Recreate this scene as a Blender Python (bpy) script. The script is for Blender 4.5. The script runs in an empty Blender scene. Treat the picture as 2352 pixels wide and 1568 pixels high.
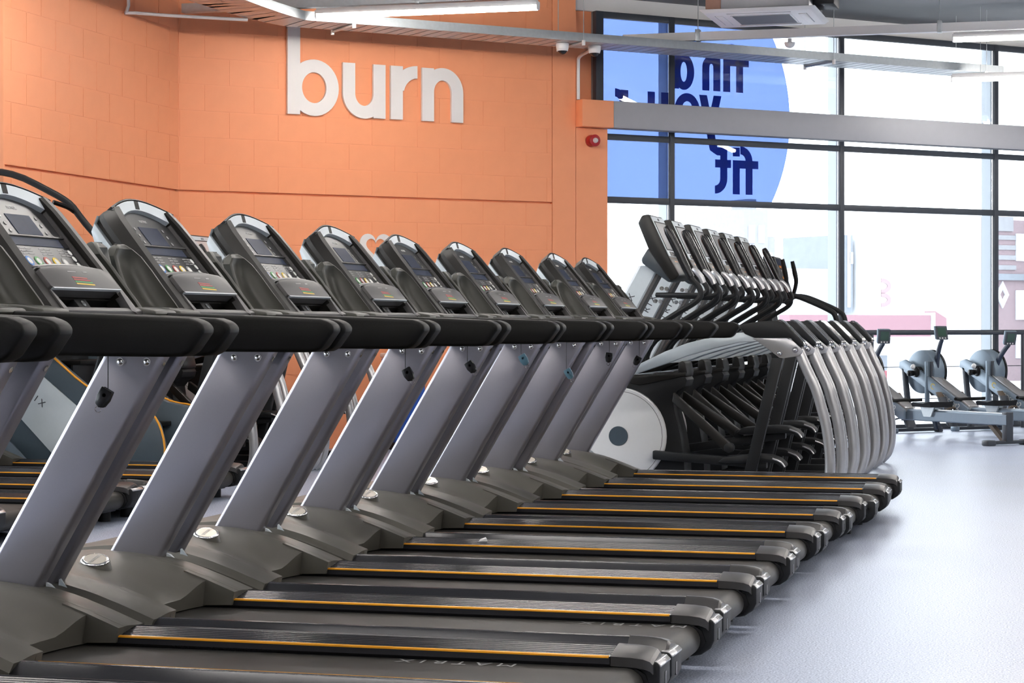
import bpy, bmesh, math, random
from mathutils import Vector, Matrix
random.seed(7)
SC = bpy.context.scene
COL = SC.collection
PI = math.pi

# ------------------------------------------------------------------ camera
FPX, TH, CAMH = 4905.0, 0.2689, 1.085
cd = bpy.data.cameras.new('camera'); cam = bpy.data.objects.new('camera', cd); COL.objects.link(cam)
cd.sensor_width = 36.0; cd.lens = FPX / 2352 * 36.0; cd.shift_y = (746 - 784) / 2352
cd.clip_start = 0.1; cd.clip_end = 300
cam.location = (0, 0, CAMH); cam.rotation_euler = (PI / 2, 0, TH)
SC.camera = cam
# ------------------------------------------------------------------ view, world
vs = SC.view_settings
vs.view_transform = 'Standard'; vs.look = 'None'; vs.gamma = 1.0; vs.use_curve_mapping = False
vs.exposure = 0.95
cy = SC.cycles
cy.max_bounces = 5; cy.diffuse_bounces = 3; cy.glossy_bounces = 2; cy.transmission_bounces = 4; cy.transparent_max_bounces = 8
cy.caustics_reflective = False; cy.caustics_refractive = False; cy.sample_clamp_indirect = 6.0
cy.use_adaptive_sampling = True; cy.adaptive_threshold = 0.10; cy.adaptive_min_samples = 16
LED_STRENGTH = 42.0
SKY_STRENGTH = 4.0
w = bpy.data.worlds.new('world'); SC.world = w; w.use_nodes = True
bgn = w.node_tree.nodes['Background']
bgn.inputs[0].default_value = (0.90, 0.955, 1.0, 1); bgn.inputs[1].default_value = SKY_STRENGTH
R2 = math.sqrt(0.5)
CORNER = Vector((-7.506, 16.634, 0)); WD = Vector((R2, R2, 0)); NIN = Vector((R2, -R2, 0))
def wp(t, z, off=0.0):          # a point by the lettered wall: along it, height, distance into the room
    return CORNER + WD * t + NIN * off + Vector((0, 0, z))
def portal(name, centre, normal, sx, sy):
    l = bpy.data.lights.new(name, 'AREA'); l.shape = 'RECTANGLE'; l.size = sx; l.size_y = sy
    l.cycles.is_portal = True
    o = bpy.data.objects.new(name, l); COL.objects.link(o)
    o.location = centre; o.rotation_euler = Vector(normal).to_track_quat('-Z', 'Y').to_euler()
    return o
portal('daylight_window_front', wp(11.6, 2.05, 0.1), NIN, 15.0, 4.1)
portal('daylight_window_side', (-8.3, 4.6, 2.1), (1, 0, 0), 3.6, 17.6)

# ------------------------------------------------------------------ helpers
def M_(name, col, rough=0.5, metal=0.0, var=0.06, scale=40.0, bump=0.0, coat=0.0, spec=0.5, trans=0.0):
    m = bpy.data.materials.new(name); m.use_nodes = True
    nt = m.node_tree; b = nt.nodes['Principled BSDF']
    b.inputs['Roughness'].default_value = rough; b.inputs['Metallic'].default_value = metal
    b.inputs['Specular IOR Level'].default_value = spec
    b.inputs['Coat Weight'].default_value = coat; b.inputs['Coat Roughness'].default_value = 0.12
    tc = nt.nodes.new('ShaderNodeTexCoord'); nz = nt.nodes.new('ShaderNodeTexNoise')
    nz.inputs['Scale'].default_value = scale; nz.inputs['Detail'].default_value = 3
    nt.links.new(tc.outputs['Object'], nz.inputs['Vector'])
    mx = nt.nodes.new('ShaderNodeMix'); mx.data_type = 'RGBA'
    nt.links.new(nz.outputs['Fac'], mx.inputs[0])
    mx.inputs[6].default_value = tuple(max(0, c * (1 - var)) for c in col) + (1,)
    mx.inputs[7].default_value = tuple(min(1, c * (1 + var)) for c in col) + (1,)
    nt.links.new(mx.outputs[2], b.inputs['Base Color'])
    if bump:
        bp = nt.nodes.new('ShaderNodeBump'); bp.inputs['Strength'].default_value = bump; bp.inputs['Distance'].default_value = 0.002
        nt.links.new(nz.outputs['Fac'], bp.inputs['Height']); nt.links.new(bp.outputs[0], b.inputs['Normal'])
    return m
def M_emit(name, col, s):
    m = bpy.data.materials.new(name); m.use_nodes = True; nt = m.node_tree
    nt.nodes.remove(nt.nodes['Principled BSDF']); e = nt.nodes.new('ShaderNodeEmission')
    e.inputs[0].default_value = (*col, 1); e.inputs[1].default_value = s
    nt.links.new(e.outputs[0], nt.nodes['Material Output'].inputs[0]); return m
def M_film(name, tcol, dcol, fac, gloss=0.05):
    """translucent sheet: part see-through (tinted), part diffuse, a little mirror"""
    m = bpy.data.materials.new(name); m.use_nodes = True; nt = m.node_tree
    nt.nodes.remove(nt.nodes['Principled BSDF']); out = nt.nodes['Material Output']
    t = nt.nodes.new('ShaderNodeBsdfTransparent'); t.inputs[0].default_value = (*tcol, 1)
    d = nt.nodes.new('ShaderNodeBsdfDiffuse'); d.inputs[0].default_value = (*dcol, 1)
    g = nt.nodes.new('ShaderNodeBsdfGlossy'); g.inputs['Roughness'].default_value = 0.0
    a = nt.nodes.new('ShaderNodeMixShader'); a.inputs[0].default_value = fac
    nt.links.new(t.outputs[0], a.inputs[1]); nt.links.new(d.outputs[0], a.inputs[2])
    fr = nt.nodes.new('ShaderNodeFresnel'); fr.inputs[0].default_value = 1.45
    b = nt.nodes.new('ShaderNodeMixShader')
    nt.links.new(fr.outputs[0], b.inputs[0])
    nt.links.new(a.outputs[0], b.inputs[1]); nt.links.new(g.outputs[0], b.inputs[2])
    nt.links.new(b.outputs[0], out.inputs[0]); return m

class B:
    """collects shapes into one bmesh"""
    def __init__(s): s.bm = bmesh.new()
    def _bev(s, geom_faces, off, seg=2, ang=0.45):
        if off <= 0: return
        es = set()
        for f in geom_faces:
            for e in f.edges:
                if len(e.link_faces) == 2 and e.calc_face_angle(0) > ang: es.add(e)
        if es: bmesh.ops.bevel(s.bm, geom=list(es), offset=off, segments=seg, affect='EDGES', profile=0.5, clamp_overlap=True)
    def hull(s, bottom, top, bev=0, seg=2):
        """two matching rings of points joined and capped"""
        v0 = [s.bm.verts.new(p) for p in bottom]; v1 = [s.bm.verts.new(p) for p in top]
        n = len(v0); fs = [s.bm.faces.new(v0[::-1]), s.bm.faces.new(v1)]
        for i in range(n):
            j = (i + 1) % n; fs.append(s.bm.faces.new((v0[i], v0[j], v1[j], v1[i])))
        bmesh.ops.recalc_face_normals(s.bm, faces=fs)
        s._bev(fs, bev, seg); return s
    def box(s, x0, x1, y0, y1, z0, z1, bev=0, seg=2):
        return s.hull([(x0, y0, z0), (x1, y0, z0), (x1, y1, z0), (x0, y1, z0)], [(x0, y0, z1), (x1, y0, z1), (x1, y1, z1), (x0, y1, z1)], bev, seg)
    def prism(s, poly, axis, a, b, bev=0, seg=2):
        if axis == 'y': f = lambda p, t: (p[0], t, p[1])
        elif axis == 'x': f = lambda p, t: (t, p[0], p[1])
        else: f = lambda p, t: (p[0], p[1], t)
        return s.hull([f(p, a) for p in poly], [f(p, b) for p in poly], bev, seg)
    def frame_prism(s, poly, o, u, v, n, a, b, bev=0, seg=2):
        o, u, v, n = Vector(o), Vector(u), Vector(v), Vector(n)
        return s.hull([o + u * p[0] + v * p[1] + n * a for p in poly], [o + u * p[0] + v * p[1] + n * b for p in poly], bev, seg)
    def loft(s, rings, cap=True, closed=True):
        vr = [[s.bm.verts.new(p) for p in r] for r in rings]; fs = []
        n = len(vr[0])
        for a, b in zip(vr, vr[1:]):
            for i in range(n if closed else n - 1):
                j = (i + 1) % n; fs.append(s.bm.faces.new((a[i], a[j], b[j], b[i])))
        if cap and closed: fs += [s.bm.faces.new(vr[0][::-1]), s.bm.faces.new(vr[-1])]
        bmesh.ops.recalc_face_normals(s.bm, faces=fs); return s
    def tube(s, pts, r, n=10, ry=None, smooth=3):
        """swept tube through points (Catmull-Rom), r a number or list; ry flattens it across the bend plane normal"""
        P = [Vector(p) for p in pts]; m = len(P)
        rs = r if isinstance(r, (list, tuple)) else [r] * m
        path, rr = [], []
        for i in range(m - 1):
            p0, p1, p2, p3 = P[max(i - 1, 0)], P[i], P[i + 1], P[min(i + 2, m - 1)]
            k = smooth if m > 2 else 1
            for j in range(k):
                t = j / k
                path.append(0.5 * ((2 * p1) + (p2 - p0) * t + (2 * p0 - 5 * p1 + 4 * p2 - p3) * t * t + (3 * p1 - p0 - 3 * p2 + p3) * t ** 3))
                rr.append(rs[i] * (1 - t) + rs[i + 1] * t)
        path.append(P[-1]); rr.append(rs[-1])
        rings = []; ref = None
        for i, p in enumerate(path):
            d = (path[min(i + 1, len(path) - 1)] - path[max(i - 1, 0)]).normalized()
            if ref is None:
                ref = Vector((0, 1, 0)) if abs(d.y) < 0.9 else Vector((0, 0, 1))
            a = (ref - d * ref.dot(d)).normalized(); b = d.cross(a); ref = a
            ky = (ry / rs[0]) if ry else 1.0
            rings.append([p + a * (math.cos(q) * rr[i] * ky) + b * (math.sin(q) * rr[i]) for q in [2 * PI * k / n for k in range(n)]])
        return s.loft(rings)
    def cyl(s, c, axis, r, h, n=20, r2=None, bev=0):
        c = Vector(c); d = Vector(axis).normalized()
        a = d.orthogonal().normalized(); b = d.cross(a); r2 = r if r2 is None else r2
        ring = lambda cc, q: [cc + a * (math.cos(2 * PI * k / n) * q) + b * (math.sin(2 * PI * k / n) * q) for k in range(n)]
        return s.hull(ring(c, r), ring(c + d * h, r2), bev)
    def dome(s, c, axis, r, h, n=14, k=4):
        c = Vector(c); d = Vector(axis).normalized(); a = d.orthogonal().normalized(); b = d.cross(a); rings = []
        for i in range(k + 1):
            q = i / k * PI / 2 * 0.97
            rings.append([c + d * (math.sin(q) * h) + (a * math.cos(2 * PI * j / n) + b * math.sin(2 * PI * j / n)) * (math.cos(q) * r) for j in range(n)])
        return s.loft(rings)
    def strip(s, outer, inner):
        """flat band between two point rows"""
        for i in range(len(outer) - 1):
            f = s.bm.faces.new([s.bm.verts.new(p) for p in (outer[i], outer[i + 1], inner[i + 1], inner[i])])
        return s
    def xform(s, m): bmesh.ops.transform(s.bm, matrix=m, verts=s.bm.verts); return s
    def mesh(s, name, mat, sharp=0.6):
        me = bpy.data.meshes.new(name); s.bm.to_mesh(me); s.bm.free()
        me.materials.append(mat)
        if sharp:
            for p in me.polygons: p.use_smooth = True
            me.set_sharp_from_angle(angle=sharp)
        return me
    def build(s, name, mat, parent=None, sharp=0.6): return link(name, s.mesh(name, mat, sharp), parent)
def link(name, me, parent=None):
    o = bpy.data.objects.new(name, me); COL.objects.link(o)
    if parent is not None: o.parent = parent
    return o
def tag(o, label=None, cat=None, group=None, kind=None):
    for k, v in (('label', label), ('category', cat), ('group', group), ('kind', kind)):
        if v: o[k] = v
    return o
def thing(name, loc, rz, label, cat, group=None):
    o = bpy.data.objects.new(name, None); COL.objects.link(o); o.location = loc; o.rotation_euler = (0, 0, rz)
    o.empty_display_size = 0.1
    return tag(o, label, cat, group)
def copy_tree(o, parent=None):
    c = o.copy(); COL.objects.link(c)
    if parent is not None: c.parent = parent
    for ch in list(o.children): copy_tree(ch, c)
    return c
def text_mesh(txt, size, mat, extrude=0.0006, spacing=1.0):
    """lettering as a mesh in the XY plane, centred"""
    cu = bpy.data.curves.new('lettering', 'FONT'); cu.body = txt; cu.size = size; cu.extrude = extrude
    cu.align_x = 'CENTER'; cu.align_y = 'CENTER'; cu.space_character = spacing; cu.resolution_u = 2
    o = bpy.data.objects.new('lettering', cu); COL.objects.link(o)
    dg = bpy.context.evaluated_depsgraph_get(); me = bpy.data.meshes.new_from_object(o.evaluated_get(dg))
    bpy.data.objects.remove(o); bpy.data.curves.remove(cu)
    me.name = 'lettering'; me.materials.clear(); me.materials.append(mat); return me
def place(me, name, parent, o, u, v):
    """a mesh in XY put on a plane: origin o, directions u (x) and v (y)"""
    ob = link(name, me, parent); u, v = Vector(u).normalized(), Vector(v).normalized(); n = u.cross(v)
    m = Matrix((u, v, n)).transposed().to_4x4(); m.translation = Vector(o); ob.matrix_local = m; return ob

# ------------------------------------------------------------------ materials
def floor_material():
    m = bpy.data.materials.new('speckled_rubber_floor'); m.use_nodes = True; nt = m.node_tree; b = nt.nodes['Principled BSDF']
    tc = nt.nodes.new('ShaderNodeTexCoord')
    n1 = nt.nodes.new('ShaderNodeTexNoise'); n1.inputs['Scale'].default_value = 150; n1.inputs['Detail'].default_value = 2
    n2 = nt.nodes.new('ShaderNodeTexNoise'); n2.inputs['Scale'].default_value = 1.3; n2.inputs['Detail'].default_value = 3
    for n in (n1, n2): nt.links.new(tc.outputs['Object'], n.inputs['Vector'])
    r = nt.nodes.new('ShaderNodeValToRGB'); r.color_ramp.elements[0].position = 0.36; r.color_ramp.elements[1].position = 0.64
    r.color_ramp.elements[0].color = (0.22, 0.27, 0.41, 1); r.color_ramp.elements[1].color = (0.72, 0.775, 0.92, 1)
    nt.links.new(n1.outputs['Fac'], r.inputs[0])
    mx = nt.nodes.new('ShaderNodeMix'); mx.data_type = 'RGBA'; mx.blend_type = 'MULTIPLY'; mx.inputs[0].default_value = 0.25
    nt.links.new(r.outputs[0], mx.inputs[6]); nt.links.new(n2.outputs['Fac'], mx.inputs[7])
    nt.links.new(mx.outputs[2], b.inputs['Base Color'])
    rr = nt.nodes.new('ShaderNodeMapRange'); rr.inputs[3].default_value = 0.32; rr.inputs[4].default_value = 0.44
    nt.links.new(n2.outputs['Fac'], rr.inputs[0]); nt.links.new(rr.outputs[0], b.inputs['Roughness'])
    bp = nt.nodes.new('ShaderNodeBump'); bp.inputs['Strength'].default_value = 0.25; bp.inputs['Distance'].default_value = 0.001
    nt.links.new(n1.outputs['Fac'], bp.inputs['Height']); nt.links.new(bp.outputs[0], b.inputs['Normal'])
    return m
MT = dict(
    floor=floor_material(),
    orange=M_('orange_paint', (0.92, 0.355, 0.170), 0.55, var=0.03, scale=9, bump=0.12),
    white=M_('white_paint', (0.78, 0.77, 0.76), 0.55, var=0.02),
    ceil=M_('grey_ceiling_paint', (0.17, 0.175, 0.185), 0.7, var=0.05, scale=6),
    beam=M_('grey_beam_paint', (0.36, 0.365, 0.39), 0.5, var=0.04, scale=12),
    frame=M_('dark_window_frame', (0.045, 0.052, 0.065), 0.45),
    fin=M_('pale_fin_metal', (0.30, 0.335, 0.37), 0.5, var=0.03),
    sign=M_('white_sign_board', (0.80, 0.77, 0.75), 0.5, var=0.01),
    galv=M_('galvanised_steel', (0.50, 0.54, 0.56), 0.38, metal=0.55, var=0.12, scale=30),
    whitep=M_('white_plastic', (0.80, 0.80, 0.80), 0.4, var=0.02),
    hood=M_('olive_grey_plastic', (0.092, 0.087, 0.074), 0.42, var=0.07, scale=900, bump=0.05),
    silver=M_('silver_lavender_paint', (0.315, 0.305, 0.345), 0.30, metal=0.65, var=0.05, scale=500),
    silverb=M_('pale_silver_plastic', (0.60, 0.66, 0.70), 0.4, metal=0.1, var=0.03),
    silver2=M_('silver_tube_paint', (0.52, 0.52, 0.53), 0.25, metal=0.6, var=0.05, scale=300),
    chrome=M_('polished_steel', (0.75, 0.75, 0.74), 0.15, metal=1.0, var=0.02),
    black=M_('black_grip_rubber', (0.0022, 0.0020, 0.0018), 0.5, var=0.3, scale=700, bump=0.15, spec=0.2),
    blackg=M_('black_glossy_plastic', (0.012, 0.012, 0.013), 0.22, var=0.1),
    dark=M_('dark_grey_plastic', (0.0085, 0.0092, 0.0105), 0.5, spec=0.3, var=0.1, scale=600, bump=0.05),
    brown=M_('dark_console_plastic', (0.011, 0.0098, 0.0085), 0.40, spec=0.4, var=0.1, scale=700, bump=0.05),
    pod=M_('grey_pod_plastic', (0.036, 0.036, 0.029), 0.40, spec=0.4, var=0.08, scale=700, bump=0.05),
    face=M_('console_face_film', (0.013, 0.0135, 0.015), 0.3, var=0.05, scale=600),
    plate=M_('console_grey_plate', (0.085, 0.082, 0.083), 0.45, metal=0.0, var=0.04, scale=500),
    screen=M_('blue_black_screen', (0.020, 0.030, 0.062), 0.4, var=0.25, scale=20, spec=0.08),
    rail=M_('dark_ribbed_rail', (0.032, 0.032, 0.037), 0.27, metal=0.3, var=0.08, scale=200),
    belt=M_('black_running_belt', (0.027, 0.025, 0.022), 0.5, spec=0.35, var=0.12, scale=500, bump=0.12),
    gold=M_('orange_yellow_stripe', (0.86, 0.36, 0.012), 0.45, var=0.03),
    cap=M_('grey_metallic_cap', (0.066, 0.064, 0.064), 0.34, metal=0.55, var=0.06, scale=300),
    badge=M_('champagne_badge', (0.75, 0.68, 0.60), 0.25, metal=0.5, var=0.02),
    ink=M_('dark_print', (0.03, 0.035, 0.045), 0.5), inkw=M_('pale_print', (0.72, 0.72, 0.70), 0.5), inkg=M_('grey_print', (0.30, 0.30, 0.30), 0.5),
    red=M_('red_print', (0.42, 0.06, 0.05), 0.5), green=M_('green_print', (0.06, 0.30, 0.08), 0.5), yellow=M_('yellow_print', (0.75, 0.52, 0.03), 0.5),
    blue=M_('blue_print', (0.08, 0.22, 0.55), 0.5),
    siren=M_('red_siren_plastic', (0.38, 0.008, 0.012), 0.3), lens=M_('clear_lens', (0.60, 0.58, 0.58), 0.15),
    dkblue=M_('dark_blue_paint', (0.020, 0.032, 0.062), 0.35), neck=M_('slate_console_neck', (0.05, 0.062, 0.075), 0.4), pscreen=M_('screen_painted_reflection', (0.58, 0.58, 0.58), 0.12, var=0.05, scale=5), lcd=M_('green_lcd', (0.035, 0.075, 0.055), 0.2), lcd2=M_('olive_lcd', (0.15, 0.17, 0.09), 0.25),  # pscreen: bright reflection painted in as a pale base colour
    pale=M_('pale_blue_metal', (0.20, 0.255, 0.31), 0.38, metal=0.3, var=0.04), tan=M_('brown_strap', (0.10, 0.075, 0.055), 0.6),
    clip=M_('teal_clip_plastic', (0.10, 0.20, 0.26), 0.35), slate=M_('slate_blue_panel', (0.06, 0.085, 0.108), 0.4), bluebin=M_('blue_plastic', (0.02, 0.09, 0.42), 0.45),
    led=M_emit('led_tube', (1.0, 0.95, 0.895), LED_STRENGTH), amber=M_('amber_button', (0.85, 0.30, 0.04), 0.4),
    glass=M_film('window_glass', (0.97, 0.985, 1.0), (0.8, 0.85, 0.9), 0.02),
    film=M_film('blue_vinyl_film', (0.078, 0.120, 0.27), (0.14, 0.24, 0.60), 0.35),
    filmd=M_film('navy_vinyl_lettering', (0.004, 0.012, 0.10), (0.010, 0.030, 0.30), 0.6),
    acbody=M_('brown_ac_casing', (0.33, 0.17, 0.12), 0.5), acmet=M_('grey_ac_casing', (0.24, 0.24, 0.26), 0.4, metal=0.5),
    grille=M_('grey_grille', (0.22, 0.24, 0.27), 0.5),
)
# ================================================================== the room
def struct(o): o['kind'] = 'structure'; return o
XL, XR, YB, ZC = -8.4, 9.0, -6.0, 4.2      # left glazed wall, right wall, wall behind the camera, ceiling
def gridquad(pts, name, mat, thick):
    b = B(); b.hull([(p[0], p[1], thick[0]) for p in pts], [(p[0], p[1], thick[1]) for p in pts]); return b.build(name, mat, None, 0)
G = -0.15                                   # glass plane, measured from the face of the lettered wall
wend = wp(20.0, 0)
plan = [(XL - .2, YB - .2), (XR + .2, YB - .2), (XR + .2, wend.y + .6), (wp(20.0, 0, -.2).x, wp(20, 0, -.2).y), (wp(-.25, 0, -.2).x, wp(-.25, 0, -.2).y), (-7.7, 13.5), (XL - .2, 13.5)]
struct(gridquad(plan, 'floor', MT['floor'], (-0.12, 0.0)))
struct(gridquad(plan, 'ceiling', MT['ceil'], (ZC, ZC + 0.15)))

def wall_slab(name, a, b_, z0, z1, out, mat, thick=0.25):
    """vertical slab from a to b (xy), thickened along out"""
    a, b_, out = Vector((a[0], a[1], 0)), Vector((b_[0], b_[1], 0)), Vector((out[0], out[1], 0)) * thick
    bb = B(); ring = [a, b_, b_ + out, a + out]
    bb.hull([p + Vector((0, 0, z0)) for p in ring], [p + Vector((0, 0, z1)) for p in ring]); return bb.build(name, mat, None, 0)
def blocks(wall, origin, d, nrm, t0, t1, shift):
    """concrete blocks laid in running bond, proud of the wall behind them"""
    BL, BH, J = 0.45, 0.225, 0.0035
    cache = {}
    k = -10; row = 0
    z = -0.0255
    while z < ZC - 0.02:
        lo, hi = max(z, 0.0), min(z + BH, ZC)
        row += 1
        if 2.0 < z + BH / 2 < 2.2: hi -= 0.014           # the open movement joint under the upper blocks
        st = shift + (BL / 2 if row % 2 else 0.0)
        st -= BL * math.ceil((st - t0) / BL)
        t = st
        while t < t1:
            a, b_ = max(t, t0), min(t + BL, t1)
            if b_ - a > 0.03 and hi - lo > 0.03:
                w_, h_ = round(b_ - a - J, 3), round(hi - lo - J, 3)
                if (w_, h_) not in cache:
                    bb = B()
                    bb.hull([(0, 0, 0), (w_, 0, 0), (w_, 0, h_), (0, 0, h_)], [(.002, .010, .002), (w_ - .002, .010, .002), (w_ - .002, .010, h_ - .002), (.002, .010, h_ - .002)])
                    cache[(w_, h_)] = bb.mesh('block', MT['orange'], 0)
                o = link('block', cache[(w_, h_)], wall)
                p = origin + d * (a + J / 2) + nrm * (random.uniform(-.0005, .0005) - 0.0100) + Vector((0, 0, lo + J / 2))
                m = Matrix((d, nrm, Vector((0, 0, 1)))).transposed().to_4x4(); m.translation = p; o.matrix_local = m
            t += BL
        z += BH
# lettered wall at 45 degrees
wb = struct(wall_slab('wall_back', wp(-.02, 0, -.0025), wp(3.668, 0, -.0025), 2.226, ZC, -NIN, MT['orange']))
wall_slab('lower_wall', wp(-.02, 0, -.0025), wp(3.668, 0, -.0025), 0, 2.2085, -NIN, MT['orange']).parent = wb       # an open joint runs between the two
wall_slab('joint_back', wp(-.02, 0, -.03), wp(3.668, 0, -.03), 2.209, 2.2255, -NIN, MT['orange'], .2).parent = wb
blocks(wb, CORNER, WD, NIN, 0.0, 3.665, 0.235)
# left wall, parallel with the rows of machines
wl = struct(wall_slab('wall_left', (-7.5085, 13.66), (-7.5085, 16.66), 2.226, ZC, (-1, 0), MT['orange']))
wall_slab('lower_wall', (-7.5085, 13.66), (-7.5085, 16.66), 0, 2.2085, (-1, 0), MT['orange']).parent = wl
wall_slab('joint_back', (-7.536, 13.66), (-7.536, 16.66), 2.209, 2.2255, (-1, 0), MT['orange'], .2).parent = wl
blocks(wl, Vector((-7.506, 13.66, 0)), Vector((0, 1, 0)), Vector((1, 0, 0)), 0.0, 2.97, 0.1)
struct(wall_slab('wall_left_return', (XL, 13.64), (-7.50, 13.64), 0, ZC, (0, 1), MT['orange'], 0.02))
# smooth pier at the end of the lettered wall
pb = B()
def wring(t0, t1, o0, o1): return [wp(t0, 0, o0), wp(t1, 0, o0), wp(t1, 0, o1), wp(t0, 0, o1)]
def wbox(b, t0, t1, o0, o1, z0, z1, bev=0):
    r = wring(t0, t1, o0, o1); return b.hull([p + Vector((0, 0, z0)) for p in r], [p + Vector((0, 0, z1)) for p in r], bev)
wbox(pb, 3.672, 3.923, -.25, .002, 0, ZC); struct(pb.build('wall_pier', MT['orange'], None, 0))
pb = B(); wbox(pb, 3.928, 4.274, -.10, .002, 0, 2.93); struct(pb.build('wall_pier_lower', MT['orange'], None, 0))
pb = B(); wbox(pb, 3.90, 4.225, -.40, -.21, 2.93, ZC); struct(pb.build('wall_pier_recess', MT['orange'], None, 0))
# white painted band between the window head and the ceiling
pb = B(); wbox(pb, 4.0, 20.0, -.3, -.17, 4.06, ZC); struct(pb.build('wall_window_head', MT['white'], None, 0))
# grey steel beam across the glazing with an orange painted end
bm_ = B(); wbox(bm_, 4.2745, 20.0, -.04, .117, 2.935, 3.186, .004); beam = struct(bm_.build('trim_1', MT['beam'], None))
bm_ = B(); wbox(bm_, 3.926, 4.273, -.04, .117, 2.935, 3.186, .004); struct(bm_.build('trim_2', MT['orange'], None))
# glazing
win = bpy.data.objects.new('window_1', None); COL.objects.link(win); struct(win)
mull = [4.263, 5.09] + [7.16 + 2.067 * i for i in range(7)]
for i, t in enumerate(mull):
    hw = 0.0275 if i else 0.0415
    b = B(); wbox(b, t - hw, t + hw, G - .03, G + .035, 0.0, 4.06, .003); mo = b.build('mullion', MT['frame'], win)
    b = B(); wbox(b, t - .0275, t + .0275, G - .17, G - .031, 0.0, 4.06); b.build('outer_fin', MT['fin'], mo, 0)
zr = [(0.0, 0.055), (2.245, 2.306), (2.846, 2.903), (4.0, 4.06)]
for z0, z1 in zr:
    for a, c in zip(mull, mull[1:]):
        b = B(); wbox(b, a + .0275, c - .0275, G - .03, G + .03, z0, z1, .003); b.build('transom', MT['frame'], win)
cells = []
for (a, c) in zip(mull, mull[1:]):
    for (z0, z1) in zip([q[1] for q in zr], [q[0] for q in zr][1:]):
        b = B(); wbox(b, a + .028, c - .028, G - .006, G, z0, z1); b.build('glass_pane', MT['glass'], win, 0)
        cells.append((a + .03, c - .03, z0 + .001, z1 - .001))
# blue vinyl disc on the upper panes
CT, CZ, CR = 4.86, 3.135, 1.66
for (a, c, z0, z1) in cells:
    if z0 < 2.2: continue
    pts = []
    n = 40
    for i in range(n + 1):
        z = z0 + (z1 - z0) * i / n; dd = CR ** 2 - (z - CZ) ** 2
        if dd <= 0: continue
        e = math.sqrt(dd); l, r = max(a, CT - e), min(c, CT + e)
        if r > l: pts.append((z, l, r))
    if len(pts) > 2:
        b = B(); b.strip([wp(l, z, G + .004) for z, l, r in pts], [wp(r, z, G + .004) for z, l, r in pts]); bmesh.ops.remove_doubles(b.bm, verts=b.bm.verts, dist=1e-5)
        b.build('vinyl_film', MT['film'], win, 0)

# ------------------------------------------------------------------ rounded lettering, drawn from stems and arcs
def arc(cx, cz, rx, rz, a0, a1, n=18): return [(cx + rx * math.cos(a0 + (a1 - a0) * i / n), cz + rz * math.sin(a0 + (a1 - a0) * i / n)) for i in range(n + 1)]
def rect(x0, x1, z0, z1): return [(x0, z0), (x1, z0), (x1, z1), (x0, z1)]
def band(cx, cz, rx, rz, s, sv, a0, a1, n=18):
    o, i = arc(cx, cz, rx, rz, a0, a1, n), arc(cx, cz, rx - s, rz - sv, a0, a1, n)
    return [[o[k], o[k + 1], i[k + 1], i[k]] for k in range(n)]
def glyph(ch, x, wd, st, xh, asc, sv=None):
    """polygons of a letter: left x, width, stroke; baseline at 0"""
    sv = sv or st * 0.94; P = []
    r = wd / 2; cx = x + r
    if ch in 'bdo':
        ov = 0.008
        bx = cx + (0.01 if ch == 'b' else -0.01 if ch == 'd' else 0)
        P += band(bx, xh / 2, r - (0.008 if ch != 'o' else 0), xh / 2 + ov, st, sv, 0, 2 * PI, 40)
        if ch == 'b': P.append(rect(x, x + st, 0, asc))
        if ch == 'd': P.append(rect(x + wd - st, x + wd, 0, asc))
    if ch == 'u':
        cz = r * 1.02; P += band(cx, cz, r, cz + .008, st, sv, PI, 2 * PI, 24)
        P += [rect(x, x + st, cz, xh), rect(x + wd - st, x + wd, 0, xh)]
    if ch == 'n':
        cz = xh - r * 1.02; P += band(cx, cz, r, r * 1.02 + .008, st, sv, 0, PI, 24)
        P += [rect(x, x + st, 0, xh), rect(x + wd - st, x + wd, 0, cz)]
    if ch == 'r':
        R_ = wd - 0.01; cz = xh - R_ - .0; P.append(rect(x, x + st, 0, xh))
        P += band(x + wd, xh - R_ + .01, R_, R_, st, sv, PI / 2, PI * 0.94, 12)
    if ch in 'ft':
        sx = x + wd * 0.30 if ch == 'f' else x + wd * 0.24
        P.append(rect(x, x + wd, xh - sv, xh))
        R_ = st * 1.75
        if ch == 'f':
            P.append(rect(sx, sx + st, 0, asc - R_)); P += band(sx + R_, asc - R_, R_, R_, st, sv, PI / 2, PI, 10)
        else:
            P.append(rect(sx, sx + st, R_, asc * 0.96)); P += band(sx + R_, R_, R_, R_, st, sv, PI, PI * 1.5, 10)
    if ch == 'i':
        P += [rect(x, x + st, 0, xh), rect(x, x + st, xh + st * .45, min(asc, xh + st * 1.5))]
    if ch == 'y':
        P += [[(x, xh), (x + st * 1.1, xh), (x + wd / 2 + st * .55, 0), (x + wd / 2 - st * .55, 0)], [(x + wd - st * 1.1, xh), (x + wd, xh), (x + wd * .36 + st * .5, -st * 2.4), (x + wd * .36 - st * .55, -st * 2.0)],
              [(x + wd * .36 + st * .5, -st * 2.4), (x + wd * .36 - st * .55, -st * 2.0), (x - st * .1, -st * 2.05), (x - st * .1, -st * 2.95), (x + wd * .2, -st * 2.95)]]
    return P
def letter(polys, base, mirror, off, depth, name, mat, parent):
    b = B(); off0, nr = off, 0
    for P in polys:
        if len(P) == 4 and len({round(p[0], 5) for p in P}) == 2: nr += 1; off = off0 + .0005 * nr      # overlapping strokes never share a plane
        else: off = off0
        pts = [((mirror - p[0]) if mirror is not None else p[0], p[1] + base) for p in P]
        if depth: b.hull([wp(q[0], q[1], off) for q in pts], [wp(q[0], q[1], off + depth) for q in pts])
        else: b.bm.faces.new([b.bm.verts.new(wp(q[0], q[1], off)) for q in pts])
    if not depth: bmesh.ops.recalc_face_normals(b.bm, faces=b.bm.faces)
    return b.build(name, mat, parent, 0)
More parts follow.
